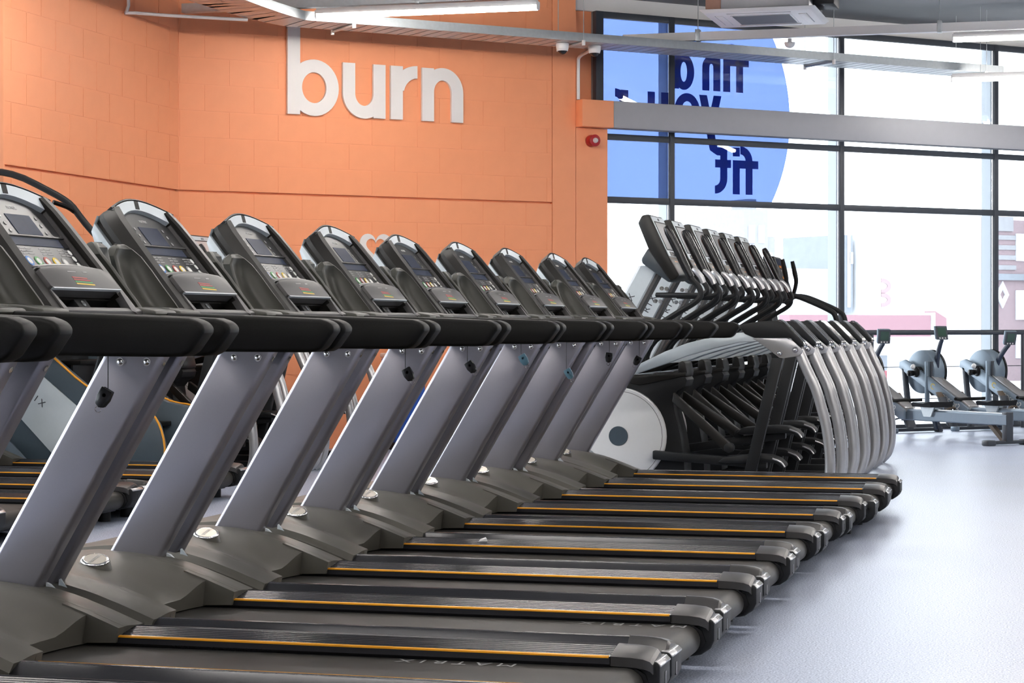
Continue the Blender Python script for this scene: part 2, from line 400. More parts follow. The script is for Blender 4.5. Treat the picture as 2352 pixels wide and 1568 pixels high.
sg = tag(bpy.data.objects.new('wall_sign', None), 'large raised white lowercase burn lettering on the orange block wall', 'sign'); COL.objects.link(sg)
for ch, x, wd in (('b', .986, .486), ('u', 1.514, .416), ('r', 1.983, .265), ('n', 2.296, .417)):
    lt = letter(glyph(ch, x, wd, .119, .476, .79), 2.914, None, .006, .028, 'letter_' + ch, MT['sign'], sg)
# mirrored lettering on the inside of the blue disc
MIR = 12.0
for base, row in ((3.375, (('f', 6.015, .235), ('i', 5.79, .085), ('n', 5.672, .215), ('d', 5.36, .26))), (2.995, (('y', 5.685, .265), ('o', 5.43, .30), ('u', 5.06, .24), ('r', 4.60, .15))), (2.372, (('f', 6.13, .235), ('i', 5.905, .085), ('t', 5.80, .19)))):
    for ch, right, wd in row:
        letter(glyph(ch, MIR - right, wd, .084, .335, .475), base, MIR, G + .007, 0, 'vinyl_letter_' + ch, MT['filmd'], win)
# heart outline on the wall
b = B(); op, ip = [], []
for i in range(49):
    q = 2 * PI * i / 48 - PI
    hx, hz = 16 * math.sin(q) ** 3, 13 * math.cos(q) - 5 * math.cos(2 * q) - 2 * math.cos(3 * q) - math.cos(4 * q)
    op.append((1.845 + hx * .0098, 1.775 + hz * .0098)); ip.append((1.845 + hx * .0059, 1.778 + hz * .0059))
for i in range(48):
    b.hull([wp(*p, .005) for p in (op[i], op[i + 1], ip[i + 1], ip[i])], [wp(*p, .012) for p in (op[i], op[i + 1], ip[i + 1], ip[i])])
tag(b.build('heart_sign', MT['sign'], None, 0), 'white heart outline on the orange wall below the lettering', 'sign')

# ------------------------------------------------------------------ the rest of the hall, outside the picture
struct(wall_slab('wall_right', (XR, YB), (XR, wend.y + .5), 0, ZC, (1, 0), MT['ceil']))
struct(wall_slab('wall_behind', (XL, YB), (XR, YB), 0, ZC, (0, -1), MT['beam']))
w2 = bpy.data.objects.new('window_2', None); COL.objects.link(w2); struct(w2)
struct(wall_slab('wall_left_sill', (XL, -5), (XL, 13.64), 0, .25, (-1, 0), MT['white'])); struct(wall_slab('wall_left_head', (XL, -5), (XL, 13.64), 3.9, ZC, (-1, 0), MT['white']))
struct(wall_slab('wall_left_near', (XL, YB), (XL, -5), 0, ZC, (-1, 0), MT['white']))
ym = [-5 + 1.864 * i for i in range(11)]
for y in ym:
    b = B(); b.box(XL - .1, XL + .03, y - .03, y + .03, .25, 3.9); b.build('mullion', MT['frame'], w2, 0)
for y0, y1 in zip(ym, ym[1:]):
    for z0, z1 in ((.25, .31), (2.25, 2.31), (3.84, 3.9)):
        b = B(); b.box(XL - .06, XL + .02, y0 + .03, y1 - .03, z0, z1); b.build('transom', MT['frame'], w2, 0)
    for z0, z1 in ((.31, 2.25), (2.31, 3.84)):
        b = B(); b.box(XL - .03, XL - .024, y0 + .03, y1 - .03, z0, z1); b.build('glass_pane', MT['glass'], w2, 0)

# ================================================================== ceiling services
def batten(x0, x1, y, z, label, hung=True, group='LED battens'):
    t = thing('led_batten', ((x0 + x1) / 2, y, z), 0, label, 'lamp', group)
    h = (x1 - x0) / 2
    prof = [(-.034, .0), (-.030, -.026), (-.018, -.036), (.018, -.036), (.030, -.026), (.034, .0)]
    b = B(); b.prism(prof, 'x', -h, h); b.build('diffuser', MT['led'], t, 0)
    b = B(); b.box(-h, h, -.034, .034, .001, .045, .004); b.build('housing', MT['whitep'], t)
    for sx in (-1, 1):
        b = B(); b.prism([(p[0] * 1.03, p[1]) for p in prof] + [(.034, .03), (-.034, .03)], 'x', sx * h, sx * (h + .012)); b.build('end_cap', MT['whitep'], t, 0)
        if hung:
            b = B(); b.tube([(sx * h * .7, 0, .045), (sx * h * .7, 0, ZC - z - .001)], .003, 6); b.build('hanging_wire', MT['galv'], t)
    return t
batten(-6.165, -4.308, 16.39, 3.619, 'lit LED batten hanging over the lettered orange wall', False)
batten(-1.25, .64, 19.22, 3.618, 'lit LED batten on the metal rail by the tall window', False)
for i, (x, y) in enumerate([(x, y) for y in (13.2, 9.6, 6.0, 2.4, -1.6) for x in (-6.2, -3.3, -.4, 2.5, 5.4)]):
    batten(x - .92, x + .92, y, 3.6, 'LED batten out of view over the gym floor', group='LED battens over the gym floor')
for x, y in ((2.5, 19.22), (5.4, 19.22), (3.2, 23.0), (5.6, 23.0), (2.5, 16.0), (5.4, 16.0)):
    batten(x - .92, x + .92, y, 3.618 if y == 19.22 else 3.6, 'LED batten out of view beyond the right picture edge', y != 19.22, group='LED battens beyond the right edge')
# support rails of the battens
for x0, x1, y, z, lab in ((-7.35, -4.24, 16.39, 3.675, 'grey metal rail carrying the batten by the lettering'), (-4.23, 6.6, 19.22, 3.675, 'long pale metal rail in front of the tall window')):
    t = thing('lighting_rail', (x0, y, z), 0, lab, 'rail')
    b = B(); b.prism([(-.04, 0), (.04, 0), (.04, .075), (.034, .075), (.034, .006), (-.034, .006), (-.034, .075), (-.04, .075)], 'x', 0, x1 - x0); b.build('channel', MT['galv'] if 'grey' in lab else MT['whitep'], t, 0)
    n = 2 if x1 - x0 < 4 else 5
    for i in range(n):
        xx = (x1 - x0) * (i + .32) / n
        b = B(); b.box(xx - .02, xx + .02, -.045, .045, -.006, .10, .003); b.build('bracket', MT['galv'], t)
        b = B(); b.tube([(xx, 0, .1), (xx, 0, ZC - z - .001)], .004, 6); b.build('hanging_rod', MT['galv'], t)
# cable tray following the wall
def tray(pts, width, label, z, rungs=True):
    """pts: (point, unit vector into the room); a shallow channel with holed bottom"""
    t = thing('cable_tray', (0, 0, 0), 0, label, 'cable tray')
    for side, nm in ((0.0, 'side_rail'), (width, 'side_rail')):
        b = B(); rings = []
        for p, n in pts:
            q = p - n * side
            rings.append([q + n * .002 + Vector((0, 0, z)), q - n * .002 + Vector((0, 0, z)), q - n * .002 + Vector((0, 0, z + .075)), q + n * .002 + Vector((0, 0, z + .075))])
        b.loft(rings); b.build(nm, MT['galv'], t, 0)
    nslat = 0; me = None
    for (p, n), (p2, n2) in zip(pts, pts[1:]):
        d = (p2 - p); L = d.length; k = max(1, int(L / .115))
        for i in range(k):
            a, c = p + d * ((i + .06) / k), p + d * ((i + .94) / k); na, nc = n, n2
            ring = [a, c, c - nc * width, a - na * width]
            b = B(); b.hull([q + Vector((0, 0, z)) for q in ring], [q + Vector((0, 0, z + .003)) for q in ring]); b.build('bottom_slat', MT['galv'], t, 0); nslat += 1
    return t
up = Vector((0, 0, 1))
tp = [(Vector((-6.35, 13.5, 0)), Vector((1, 0, 0))), (Vector((-6.35, 15.3, 0)), Vector((1, 0, 0)))]
c0 = Vector((-6.35, 15.3, 0)); e0 = wp(.72, 0, 1.0)
for i in range(1, 5):
    q = i / 4; n = (Vector((1, 0, 0)) * (1 - q) + NIN * q).normalized()
    p = c0 * (1 - q) ** 2 + (c0 + Vector((0, .75, 0))) * 2 * q * (1 - q) + e0 * q * q
    tp.append((p, n))
tp += [(wp(t, 0, 1.0), NIN) for t in (2.0, 3.3, 4.6, 5.9, 7.2, 8.3)]
tr = tray(tp, .42, 'galvanised cable tray bending along the orange wall towards the window', 3.585)
for t in (1.15, 3.38, 6.15, 8.05):
    b = B(); a = wp(t, 3.572, 1.03); c = wp(t + .02, 3.572, .56)
    b.tube([a, c], .012, 6); b.build('hanger_bar', MT['galv'], tr)
    for q, o in ((t, 1.03), (t + .02, .56)):
        b = B(); b.cyl(wp(q, 3.545, o), (0, 0, 1), .016, .045, 8); b.build('bolt', MT['whitep'], tr)
        b = B(); b.tube([wp(q, 3.59, o), wp(q, ZC - .001, o)], .0035, 6); b.build('hanging_rod', MT['galv'], tr)
batten(-1.45 + .05, .4, 21.33, 3.50, 'LED batten end at the right picture edge beyond the cable tray')
# dome cameras below the tray
for t, lab in ((3.30, 'white dome camera under the tray against the orange pier'), (3.635, 'white dome camera under the tray against the window edge')):
    c = thing('dome_camera', wp(t, 3.585, .80), 0, lab, 'camera', 'dome cameras')
    b = B(); b.cyl((0, 0, -.055), (0, 0, 1), .054, .054, 20, .060, .006); b.build('housing', MT['whitep'], c)
    b = B(); b.dome((0, 0, -.052), (0, 0, -1), .044, .048); b.build('dome', MT['blackg'], c)
    b = B(); b.cyl((0, 0, -.068), (0, 0, 1), .049, .014, 20, .053); b.build('ring', MT['whitep'], c)
# conduit
b = B(); b.tube([wp(3.935, 3.19, .03), wp(3.935, 3.5, .03), wp(3.93, 3.585, .06), wp(3.85, 3.60, .35), wp(3.75, 3.60, .55)], .016, 8)
tag(b.build('conduit', MT['whitep']), 'white conduit bending down beside the orange pier onto the beam end', 'pipe')
b = B(); b.tube([(-7.47, 15.6, ZC - .001), (-7.47, 15.6, 3.63), (-7.43, 15.64, 3.575), (-6.7, 16.2, 3.57)], .014, 8)
tag(b.build('conduit', MT['whitep']), 'pale conduit running from the ceiling down the corner to the tray', 'pipe')
# siren
s = thing('fire_siren', wp(4.086, 2.81, .003), 0, 'round red fire alarm siren on the orange pier below the beam', 'siren')
b = B(); b.cyl((0, 0, 0), NIN, .058, .06, 20, .052, .005); b.build('base', MT['siren'], s)
b = B(); b.cyl(NIN * .06, NIN, .054, .025, 20, .058, .004); b.build('rim', MT['siren'], s)
b = B(); b.dome(NIN * .085, NIN, .026, .035); b.build('lens', MT['lens'], s)
# ceiling cassette air conditioner
a = thing('air_conditioner', (-2.68, 17.63, 3.62), 0, 'white ceiling cassette air conditioner with exposed casing hanging before the window', 'air conditioner')
b = B(); b.hull([(-.475, -.475, .03), (.475, -.475, .03), (.475, .475, .03), (-.475, .475, .03)], [(-.44, -.44, 0), (.44, -.44, 0), (.44, .44, 0), (-.44, .44, 0)], .008); b.build('panel', MT['whitep'], a)
b = B(); b.box(-.42, .42, -.42, .42, .032, .30, .01); b.build('casing', MT['acmet'], a)
for x0, x1 in ((-.425, -.30), ):
    b = B(); b.box(x0, x1, -.43, -.30, .034, .31, .006); b.build('corner_casing', MT['acbody'], a)
b = B(); b.box(.43, .60, -.25, .10, .07, .30, .012); b.build('control_box', MT['dark'], a)
b = B(); b.box(-.25, .25, -.25, .25, -.004, .001); gr = b.build('return_grille', MT['whitep'], a, 0)
for i in range(24):
    yy = -.235 + .47 * i / 23
    b = B(); b.box(-.235, .235, yy - .004, yy + .004, -.007, -.0042); b.build('louvre', MT['grille'], gr, 0)
for ang in range(4):
    m = Matrix.Rotation(ang * PI / 2, 4, 'Z')
    b = B(); b.box(-.26, .26, .31, .37, -.006, .0, .003); b.xform(m); b.build('air_flap', MT['whitep'], a)
    b = B(); b.box(-.265, .265, .372, .378, -.001, .0); b.xform(m); b.build('slot', MT['grille'], a, 0)
for k in range(3):
    b = B(); b.tube([(.42, -.3 + .05 * k, .25), (.48, -.32, .2 - .03 * k), (.52, -.26, .12), (.5, -.2 + .03 * k, .07)], .008, 6); b.build('cable', MT['blackg'], a)
for sx in (-1, 1):
    for sy in (-1, 1):
        b = B(); b.tube([(sx * .40, sy * .40, .30), (sx * .40, sy * .40, ZC - 3.62 - .001)], .005, 6); b.build('hanging_rod', MT['galv'], a)
# motion sensor under the pale rail
s = thing('motion_sensor', (-2.70, 19.22, 3.668), 0, 'small white motion sensor under the pale rail', 'sensor')
b = B(); b.cyl((0, 0, -.045), (0, 0, 1), .018, .044, 10); b.build('neck', MT['whitep'], s)
b = B(); b.dome((0, 0, -.045), (0, 0, -1), .05, .045); b.cyl((0, 0, -.05), (0, 0, 1), .05, .012, 14); b.build('dome', MT['whitep'], s)
# small sprinkler and service pipe under the grey ceiling
b = B(); b.tube([(.1, 20.3, ZC - .001), (.1, 20.3, 3.95), (.02, 20.3, 3.70)], .02, 8); b.tube([(-.9, 19.6, 4.10), (2.2, 21.4, 4.10)], .02, 8)
tag(b.build('service_pipe', MT['whitep']), 'white service pipe dropping from the grey ceiling at the right', 'pipe')
b = B(); b.cyl((-1.72, 17.9, 4.06), (0, 0, 1), .02, .139, 8); b.cyl((-1.72, 17.9, 4.04), (0, 0, 1), .035, .022, 12, .02)
tag(b.build('sprinkler', MT['galv']), 'small sprinkler head under the grey ceiling', 'sprinkler')
# guard rail along the glazing
g = thing('guard_rail', wp(5.0, 0, .05), 0, 'dark horizontal guard rail with thin wires along the tall window', 'railing')
def wl_(t, z, off): return wp(t, z, off) - wp(5.0, 0, .05)
b = B(); b.tube([wl_(5.2, 1.008, .08), wl_(19.5, 1.008, .08)], .027, 10); b.build('top_bar', MT['frame'], g)
for z in (.655, .33):
    b = B(); b.tube([wl_(5.2, z, .08), wl_(19.5, z, .08)], .0045, 6); b.build('wire', MT['frame'], g)
for i in range(8):
    t = 5.35 + 2.03 * i
    b = B(); b.tube([wl_(t, 0.001, .08), wl_(t, .99, .08)], .02, 8); b.build('post', MT['frame'], g)

# ================================================================== the street outside
b = B(); r = [wp(-40, 0, -.6), wp(70, 0, -.6), wp(70, 0, -90), wp(-40, 0, -90)]
b.hull([p + Vector((0, 0, -.5)) for p in r], [p + Vector((0, 0, -.15)) for p in r]); struct(b.build('ground_street', M_('pale_paving', (.55, .56, .58), .8, var=.08, scale=2), None, 0))
b = B(); b.box(-60, XL - .35, -30, 13, -.5, -.15); struct(b.build('ground_side', bpy.data.materials['pale_paving'], None, 0))
XM = dict(w=M_('pale_render', (.62, .64, .66), .8, var=.03, scale=3), pink=M_('hazed_red_fascia', (.215, .115, .138), .7, var=.05, scale=2), grey=M_('pale_grey_cladding', (.150, .168, .195), .7, var=.15, scale=6),  # washed-out haze is mixed into these outdoor colours
          brick=M_('pale_red_brick', (.185, .135, .148), .8, var=.22, scale=14), brickl=M_('hazed_grey_brick', (.195, .20, .215), .8, var=.15, scale=12), glassx=M_('pale_window', (.24, .26, .29), .3), red=M_('bright_red_board', (.23, .055, .07), .6, var=.03))
def wthing(name, t, off, label, cat): return thing(name, wp(t, -.15, off), math.atan2(WD.y, WD.x), label, cat)   # local x along the facade, y away from the room
def part(p, name, mat, x0, x1, y0, y1, z0, z1): b = B(); b.box(x0, x1, y0, y1, z0, z1); return b.build(name, mat, p, 0)
k = wthing('warehouse', 21.2, -18, 'large white warehouse wall with a haze-paled red letter beyond the glazing', 'building')
part(k, 'wall', XM['w'], .55, 3.9, 0, .8, 0, 3.6); part(k, 'side_cladding', XM['grey'], .10, .44, .05, 2, 1.5, 3.1); part(k, 'wall', XM['w'], -1.5, .1, .4, .9, 0, 2.4)
part(k, 'downpipe', XM['w'], .30, .36, .02, .05, 1.6, 3.15); part(k, 'window', XM['glassx'], .33, .43, .02, .05, 2.5, 2.75)
b = B()
for q0, q1 in ((.0, .28), (.28, .58)):
    c = (q0 + q1) / 2
    for P in band(.0, c, .26, (q1 - q0) / 2 + .01, .10, .085, -PI / 2, PI / 2, 10): b.hull([(1.15 + p[0], -.02, 1.62 + p[1]) for p in P], [(1.15 + p[0], -.002, 1.62 + p[1]) for p in P])
b.build('painted_letter', M_('hazed_red_letter', (.25, .17, .185), .7), k, 0)  # red paled by haze put into its colour
k = wthing('shop_front', 16.95, -13.2, 'low shop with a long haze-paled red fascia across the street', 'building')
part(k, 'wall', XM['w'], -.6, 3.0, .3, 3.5, 0, 1.0); part(k, 'fascia', XM['pink'], -.6, 2.62, 0, .3, 1.02, 1.415); part(k, 'door', XM['red'], 1.56, 1.82, .27, .299, .0, .40); part(k, 'door_panel', XM['grey'], 1.56, 1.82, .265, .299, .41, .68)
part(k, 'pier', XM['w'], 2.63, 2.72, -.01, .3, 1.02, 1.46)
b = B(); b.prism([(2.73, 1.02), (3.0, 1.02), (3.0, 1.36), (2.73, 1.49)], 'y', 0, .3); b.build('gable', XM['pink'], k, 0)
k = wthing('brick_house', 25.55, -18.5, 'red brick house with a white diamond and arched window at the right edge', 'building')
part(k, 'wall', XM['brick'], .1, 3.2, 0, 5, 0, 3.55); part(k, 'chimney_stack', XM['brickl'], .2, .9, -.05, .5, 3.3, 3.62)
for i in range(4): part(k, 'stone_band', XM['brickl'], .08, 1.0, -.03, 0, 2.45 + .22 * i, 2.55 + .22 * i)
part(k, 'cornice', XM['grey'], .0, 3.2, -.08, 0, 2.22, 2.36)
b = B()
dm = [(.42, 1.9), (.60, 2.08 + .12), (.78, 1.9), (.60, 1.60)]; di = [(.52, 1.9), (.60, 2.03), (.68, 1.9), (.60, 1.77)]
for i in range(4):
    j = (i + 1) % 4; P = [dm[i], dm[j], di[j], di[i]]
    b.hull([(p[0], -.04, p[1]) for p in P], [(p[0], -.001, p[1]) for p in P])
b.build('diamond', XM['w'], k, 0)
for z0, z1 in ((1.35, 2.0), (.5, 1.05), (2.65, 3.25)): part(k, 'window', XM['w'], 1.0, 1.6, -.03, 0, z0, z1)
k = wthing('tall_house', 28.9, -32, 'washed out pale brick house far behind the ellipticals', 'building')
part(k, 'wall', XM['brickl'], .05, .85, 0, 3, 0, 4.5); part(k, 'chimney', XM['brickl'], .3, .6, .2, 1, 4.5, 4.8); part(k, 'side_wing', XM['brickl'], .85, 1.25, .2, 3, 0, 3.75)
for x in (.18, .52):
    for z in (2.75, 3.55): part(k, 'window', XM['w'], x, x + .2, -.03, 0, z, z + .5)
part(k, 'window', XM['w'], .95, 1.15, .17, .2, 2.9, 3.3)
# ================================================================== treadmills
def interp(tab, x):
    if x <= tab[0][0]: return tab[0][1]
    for (a, va), (b, vb) in zip(tab, tab[1:]):
        if x <= b: return va + (vb - va) * (x - a) / (b - a)
    return tab[-1][1]
def sstep(a, b, x): t = max(0, min(1, (x - a) / (b - a))); return t * t * (3 - 2 * t)
HP = [(-.96, .09), (-.93, .20), (-.86, .268), (-.76, .308), (-.65, .328), (-.56, .336), (-.47, .336), (-.38, .331), (-.29, .318), (-.2, .296), (-.1, .262), (.0, .224), (.03, .212)]
def hood_z(x, y):
    z = interp(HP, x); ay = abs(y)
    dip = .060 * sstep(-.46, -.10, x)
    z -= dip * (1 - sstep(.06, .262, ay))
    z -= .008 * sstep(.27, .37, ay) + .022 * sstep(.385, .412, ay)
    return z
def make_hood(parent):
    b = B(); XF = -.96
    ys = [-.410, -.406, -.40, -.385, -.36, -.33, -.30, -.28, -.262, -.258, -.24, -.21, -.18, -.15, -.12, -.08, -.04, 0]
    ys = ys + [-y for y in ys[-2::-1]]
    NU = 26
    rows = []
    for iu in range(NU + 1):
        u = 1 - (1 - iu / NU) ** 1.0; r = []
        for y in ys:
            ay = abs(y); xe = .008 if ay > .26 else -.085 - .035 * (1 - (ay / .26) ** 2)
            x = XF + (xe - XF) * u; r.append((x, y, hood_z(x, y)))
        rows.append(r)
    # rear skirt
    last = rows[-1]
    rows.append([(x - .010, y, .188 if abs(y) > .26 else .171) for x, y, z in last])
    rows.append([(x - .05, y, .186 if abs(y) > .26 else .170) for x, y, z in last])
    rings = []
    for r in rows:
        a, c = r[0], r[-1]
        rings.append([(a[0], a[1] , min(.10, a[2]))] + [(a[0], a[1], a[2])] + r + [(c[0], c[1], min(.10, c[2]))])
    b.loft(rings, cap=False, closed=False)
    bmesh.ops.remove_doubles(b.bm, verts=b.bm.verts, dist=1e-5)
    bmesh.ops.recalc_face_normals(b.bm, faces=b.bm.faces)
    for s in (-1, 1):   # inner cheek of each wing, down to the rail
        xs = [-.17, -.13, -.10, -.07, -.04, -.01, .0075]
        b.prism([(x, hood_z(x, .262) - .0005) for x in xs] + [(-.002, .178), (-.17, .172)], 'y', s * .2255, s * .2615)
    h = b.build('motor_hood', MT['hood'], parent, .5)
    # badge
    xb = -.375; zb = hood_z(xb, 0); n = Vector((.150, -.290, .945)).normalized(); sl = (Vector((.9, 0, -.3)) - n * n.dot(Vector((.9, 0, -.3)))).normalized()
    o = Vector((xb, 0, zb + .004)); sd = n.cross(sl)
    q = B(); q.cyl(o - n * .050, n, .060, .060, 28, .047, .003); q.build('badge_mount', MT['hood'], h)
    q = B(); q.cyl(o + n * .0118, n, .046, .004, 28, .043, .001); bd = q.build('badge', MT['chrome'], h)
    q = B(); q.cyl(o + n * .0155, n, .037, .0015, 28, .036); q.build('badge_face', MT['badge'], h)
    place(text_mesh('MATRIX', .018, MT['inkg'], .0003), 'badge_lettering', h, o + n * .0173, sd, -sl)
    for s in (-1, 1):   # small pale gusset where the upright meets the hood
        q = B(); q.hull([(-.300, s * .393, .300), (-.270, s * .393, .298), (-.300, s * .375, .30)], [(-.300, s * .39, .322), (-.290, s * .39, .318), (-.300, s * .375, .324)]); q.build('gusset', MT['silverb'], h, 0)
    return h
# console plane: origin at the foot of the face, s runs up the face, n towards the runner
CO = Vector((.055, 0, 1.132)); CS = Vector((-.633, 0, .774)); CN = Vector((.774, 0, .633)); CY = Vector((0, 1, 0))
def cp(y, s, n): return CO + CY * y + CS * s + CN * n
def make_treadmill(label, group):
    T = thing('treadmill', (0, 0, 0), 0, label, 'treadmill', group)
    # base
    b = B(); b.box(-.90, 1.46, -.30, .30, .055, .125, .01); b.build('base_frame', MT['dark'], T)
    for x in (-.80, 1.40):
        for s in (-1, 1):
            b = B(); b.cyl((x, s * .27, .0), (0, 0, 1), .035, .058, 14); b.build('foot', MT['dark'], T)
    # belt
    prof = [(-.25, .167), (1.485, .167)] + [(1.485 + .047 * math.sin(q), .120 + .047 * math.cos(q)) for q in [PI * k / 12 for k in range(1, 12)]] + [(1.485, .073), (-.25, .073)]
    b = B(); b.prism(prof, 'y', -.242, .242); bt = b.build('running_belt', MT['belt'], T, .5)
    for s in (-1, 1):
        Y = lambda y: s * y
        # rail with ribbed top
        pr = [(.236, .176), (.236, .1955)]
        y0, z0, y1, z1 = .252, .1975, .338, .2135
        n = 6
        for k in range(n):
            a, c = k / n, (k + .66) / n
            for q in (a, c): pr.append((y0 + (y1 - y0) * q, z0 + (z1 - z0) * q))
            for q in (c + .02, (k + 1) / n - .02): pr.append((y0 + (y1 - y0) * q, z0 + (z1 - z0) * q - .0028))
        pr += [(.342, .2145), (.352, .2135), (.362, .2085), (.404, .172), (.408, .160), (.408, .058), (.31, .058), (.31, .150), (.26, .150)]
        b = B(); b.prism([(Y(p[0]), p[1]) for p in pr], 'x', -.12, 1.44); rl = b.build('side_rail', MT['rail'], T, .35)
        b = B(); b.prism([(Y(.2345), .1925), (Y(.2345), .1970), (Y(.2440), .1985), (Y(.2440), .192)], 'x', -.02, 1.437); b.build('edge_stripe', MT['gold'], rl, 0)
        # rear cap
        sec = [(.240, .170), (.240, .1955), (.252, .1995), (.338, .2155), (.352, .2155), (.364, .2100), (.402, .1760), (.404, .160), (.30, .150)]
        rings = []
        for x, dz, sc in ((1.441, .001, 1.0), (1.495, -.0005, 1.0), (1.530, -.004, .99), (1.548, -.010, .965), (1.556, -.019, .93)):
            rings.append([(x, Y(.322 + (p[0] - .322) * sc), max(p[1] + dz, .150)) for p in sec])
        b = B(); b.loft(rings); rc = b.build('rear_cap', MT['cap'], T, .4)
        body = [(1.43, .078), (1.43, .176), (1.535, .181), (1.562, .183), (1.571, .173), (1.571, .118), (1.560, .094), (1.53, .074), (1.49, .066)]
        b = B(); b.prism(body, 'y', min(Y(.262), Y(.409)), max(Y(.262), Y(.409)), .007, 3); b.build('cap_body', MT['dark'], rc)
        b = B(); b.prism([(1.562, .1835), (1.5735, .1735), (1.5735, .168), (1.56, .176), (1.54, .184)], 'y', min(Y(.268), Y(.405)), max(Y(.268), Y(.405)), .002); b.build('cap_edge', MT['silver2'], rc)
        b = B(); b.prism([(Y(.335), .112), (Y(.352), .112), (Y(.352), .148), (Y(.335), .148)], 'x', 1.560, 1.5722); b.build('cap_slot', MT['blackg'], rc, 0)
        b = B(); b.cyl((1.535, Y(.402), .135), (0, s, 0), .011, .0085, 12); b.build('cap_hole', MT['blackg'], rc)
        b = B(); b.prism([(1.38, .150), (1.38, .172), (1.50, .172), (1.535, .150), (1.548, .115), (1.53, .085), (1.49, .072), (1.49, .085), (1.52, .1), (1.53, .12), (1.51, .15)], 'y', min(Y(.246), Y(.258)), max(Y(.246), Y(.258))); b.build('belt_guard', MT['blackg'], rc, 0)
        # upright
        cs = [(-.084, .329), (-.097, .342), (-.097, .379), (-.085, .391)] + [(.081 + .016 * math.sin(q), .375 + .016 * math.cos(q)) for q in [PI / 2 * k / 5 for k in range(0, 6)]] + [(.081 + .016 * math.sin(q), .345 + .016 * math.cos(q)) for q in [PI / 2 + PI / 2 * k / 5 for k in range(0, 6)]]
        d0, d1 = (-.469, .20), (.033, 1.05)
        ring = lambda o: [(o[0] + p[0], Y(p[1]), o[1]) for p in cs]
        b = B(); b.hull(ring(d0), ring(d1), .005, 2); upg = b.build('upright', MT['silver'], T, .5)
        for px in (-.037, .047):
            b = B(); b.cyl((px, Y(.330), .978), (0, -s, 0), .0125, .004, 14); b.dome((px, Y(.326), .978), (0, -s, 0), .0095, .006, 12, 3); b.build('bolt', MT['chrome'], upg)
        b = B(); b.cyl((.082, Y(.36), .975), (1, 0, -.5), .0085, .006, 12); b.build('bolt', MT['chrome'], upg)
        # arm
        arm = [(.05, 1.122), (.37, 1.111), (.575, 1.102), (.602, 1.094), (.618, 1.078), (.614, 1.064), (.580, 1.018), (.560, 1.009), (.53, 1.007), (.05, 1.009), (-.10, 1.012), (-.12, 1.06), (-.05, 1.115)]
        b = B(); b.prism(arm, 'y', min(Y(.336), Y(.409)), max(Y(.336), Y(.409)), .012, 3); b.build('handrail', MT['black'], T)
        sh = [(-.24, 1.06), (-.21, 1.128), (-.05, 1.142), (.045, 1.136), (.105, 1.126), (.105, 1.108), (.0, 1.08), (-.2, 1.03)]
        b = B(); b.prism(sh, 'y', min(Y(.26), Y(.411)), max(Y(.26), Y(.411)), .012, 3); b.build('arm_shoulder', MT['pod'], T)
        # cup pod: a scooped holder
        rings = []
        lv = [(1.130, -.066, .050, .078), (1.150, -.082, .036, .080), (1.20, -.116, -.004, .078), (1.25, -.138, -.042, .068), (1.29, -.150, -.076, .048), (1.312, -.148, -.098, .020), (1.324, -.138, -.112, .004), (1.327, -.132, -.118, .001)]
        for z, xb, xf, dp in lv:
            ins = 0 if z < 1.3 else (z - 1.3) * 1.2
            ya, yb = .283 + ins, .408 - ins
            xo = min(xb + .042, xf - .004)
            r = [(xb, Y(ya + .012), z), (xb, Y(yb - .02), z), (xb + .014, Y(yb), z), (xo - .004, Y(yb), z), (xo, Y(yb - .008), z)]
            P0, P2 = Vector((xo, yb - .014, 0)), Vector((xf, ya + .016, 0)); P1 = Vector(((xo + xf) / 2, (ya + yb) / 2, 0)).lerp(Vector((xb + .016, ya + .014, 0)), min(1, dp / .06))
            for k in range(0, 9):
                q = k / 8; p = P0 * (1 - q) ** 2 + P1 * 2 * q * (1 - q) + P2 * q * q
                r.append((p.x, Y(p.y), z))
            r += [(xf, Y(ya + .010), z), (xf - .004, Y(ya), z)]
            rings.append(r)
        b = B(); b.loft(rings); pd = b.build('cup_holder', MT['pod'], T, .55)
        bk = [(-.150, 1.309), (-.205, 1.275), (-.190, 1.25), (-.128, 1.16), (-.072, 1.131), (-.084, 1.15), (-.1165, 1.20), (-.1385, 1.25), (-.1505, 1.29)]
        b = B(); b.prism(bk, 'y', min(Y(.285), Y(.404)), max(Y(.285), Y(.404)), .003); b.build('cup_holder_back', MT['silverb'], pd)
        # console side rail: bevelled bar
        rings = []
        for sv, yo, yi in ((-.02, .284, .205), (.06, .280, .203), (.18, .274, .199), (.30, .267, .192), (.36, .262, .184), (.392, .252, .172), (.412, .232, .165)):
            r = [cp(Y(yo), sv, -.052), cp(Y(yo), sv, -.034), cp(Y((yo + yi) / 2 + .010), sv, -.004), cp(Y(yi + .012), sv, .0), cp(Y(yi), sv, -.006), cp(Y(yi), sv, -.052)]
            rings.append(r)
        b = B(); b.loft(rings); b.build('console_side', MT['brown'], T, .5)
        b = B(); b.hull([cp(Y(.180), .13, -.030), cp(Y(.192), .13, -.030), cp(Y(.180), .372, -.030), cp(Y(.170), .372, -.030)], [cp(Y(.182), .13, -.018), cp(Y(.190), .13, -.018), cp(Y(.178), .372, -.018), cp(Y(.172), .372, -.018)]); b.build('console_edge_bar', MT['cap'], T, 0)
    make_hood(T)
    # console back cover, silver
    cov = [(.414, -.053), (.388, -.098), (.30, -.122), (.12, -.135), (-.02, -.13), (-.02, -.095), (.0555, -.095), (.0555, -.075), (.40, -.075)]
    b = B(); b.hull([cp(-.266 + (.022 if p[0] > .38 else 0), p[0], p[1]) for p in cov], [cp(.266 - (.022 if p[0] > .38 else 0), p[0], p[1]) for p in cov], .006); b.build('console_cover', MT['silverb'], T)
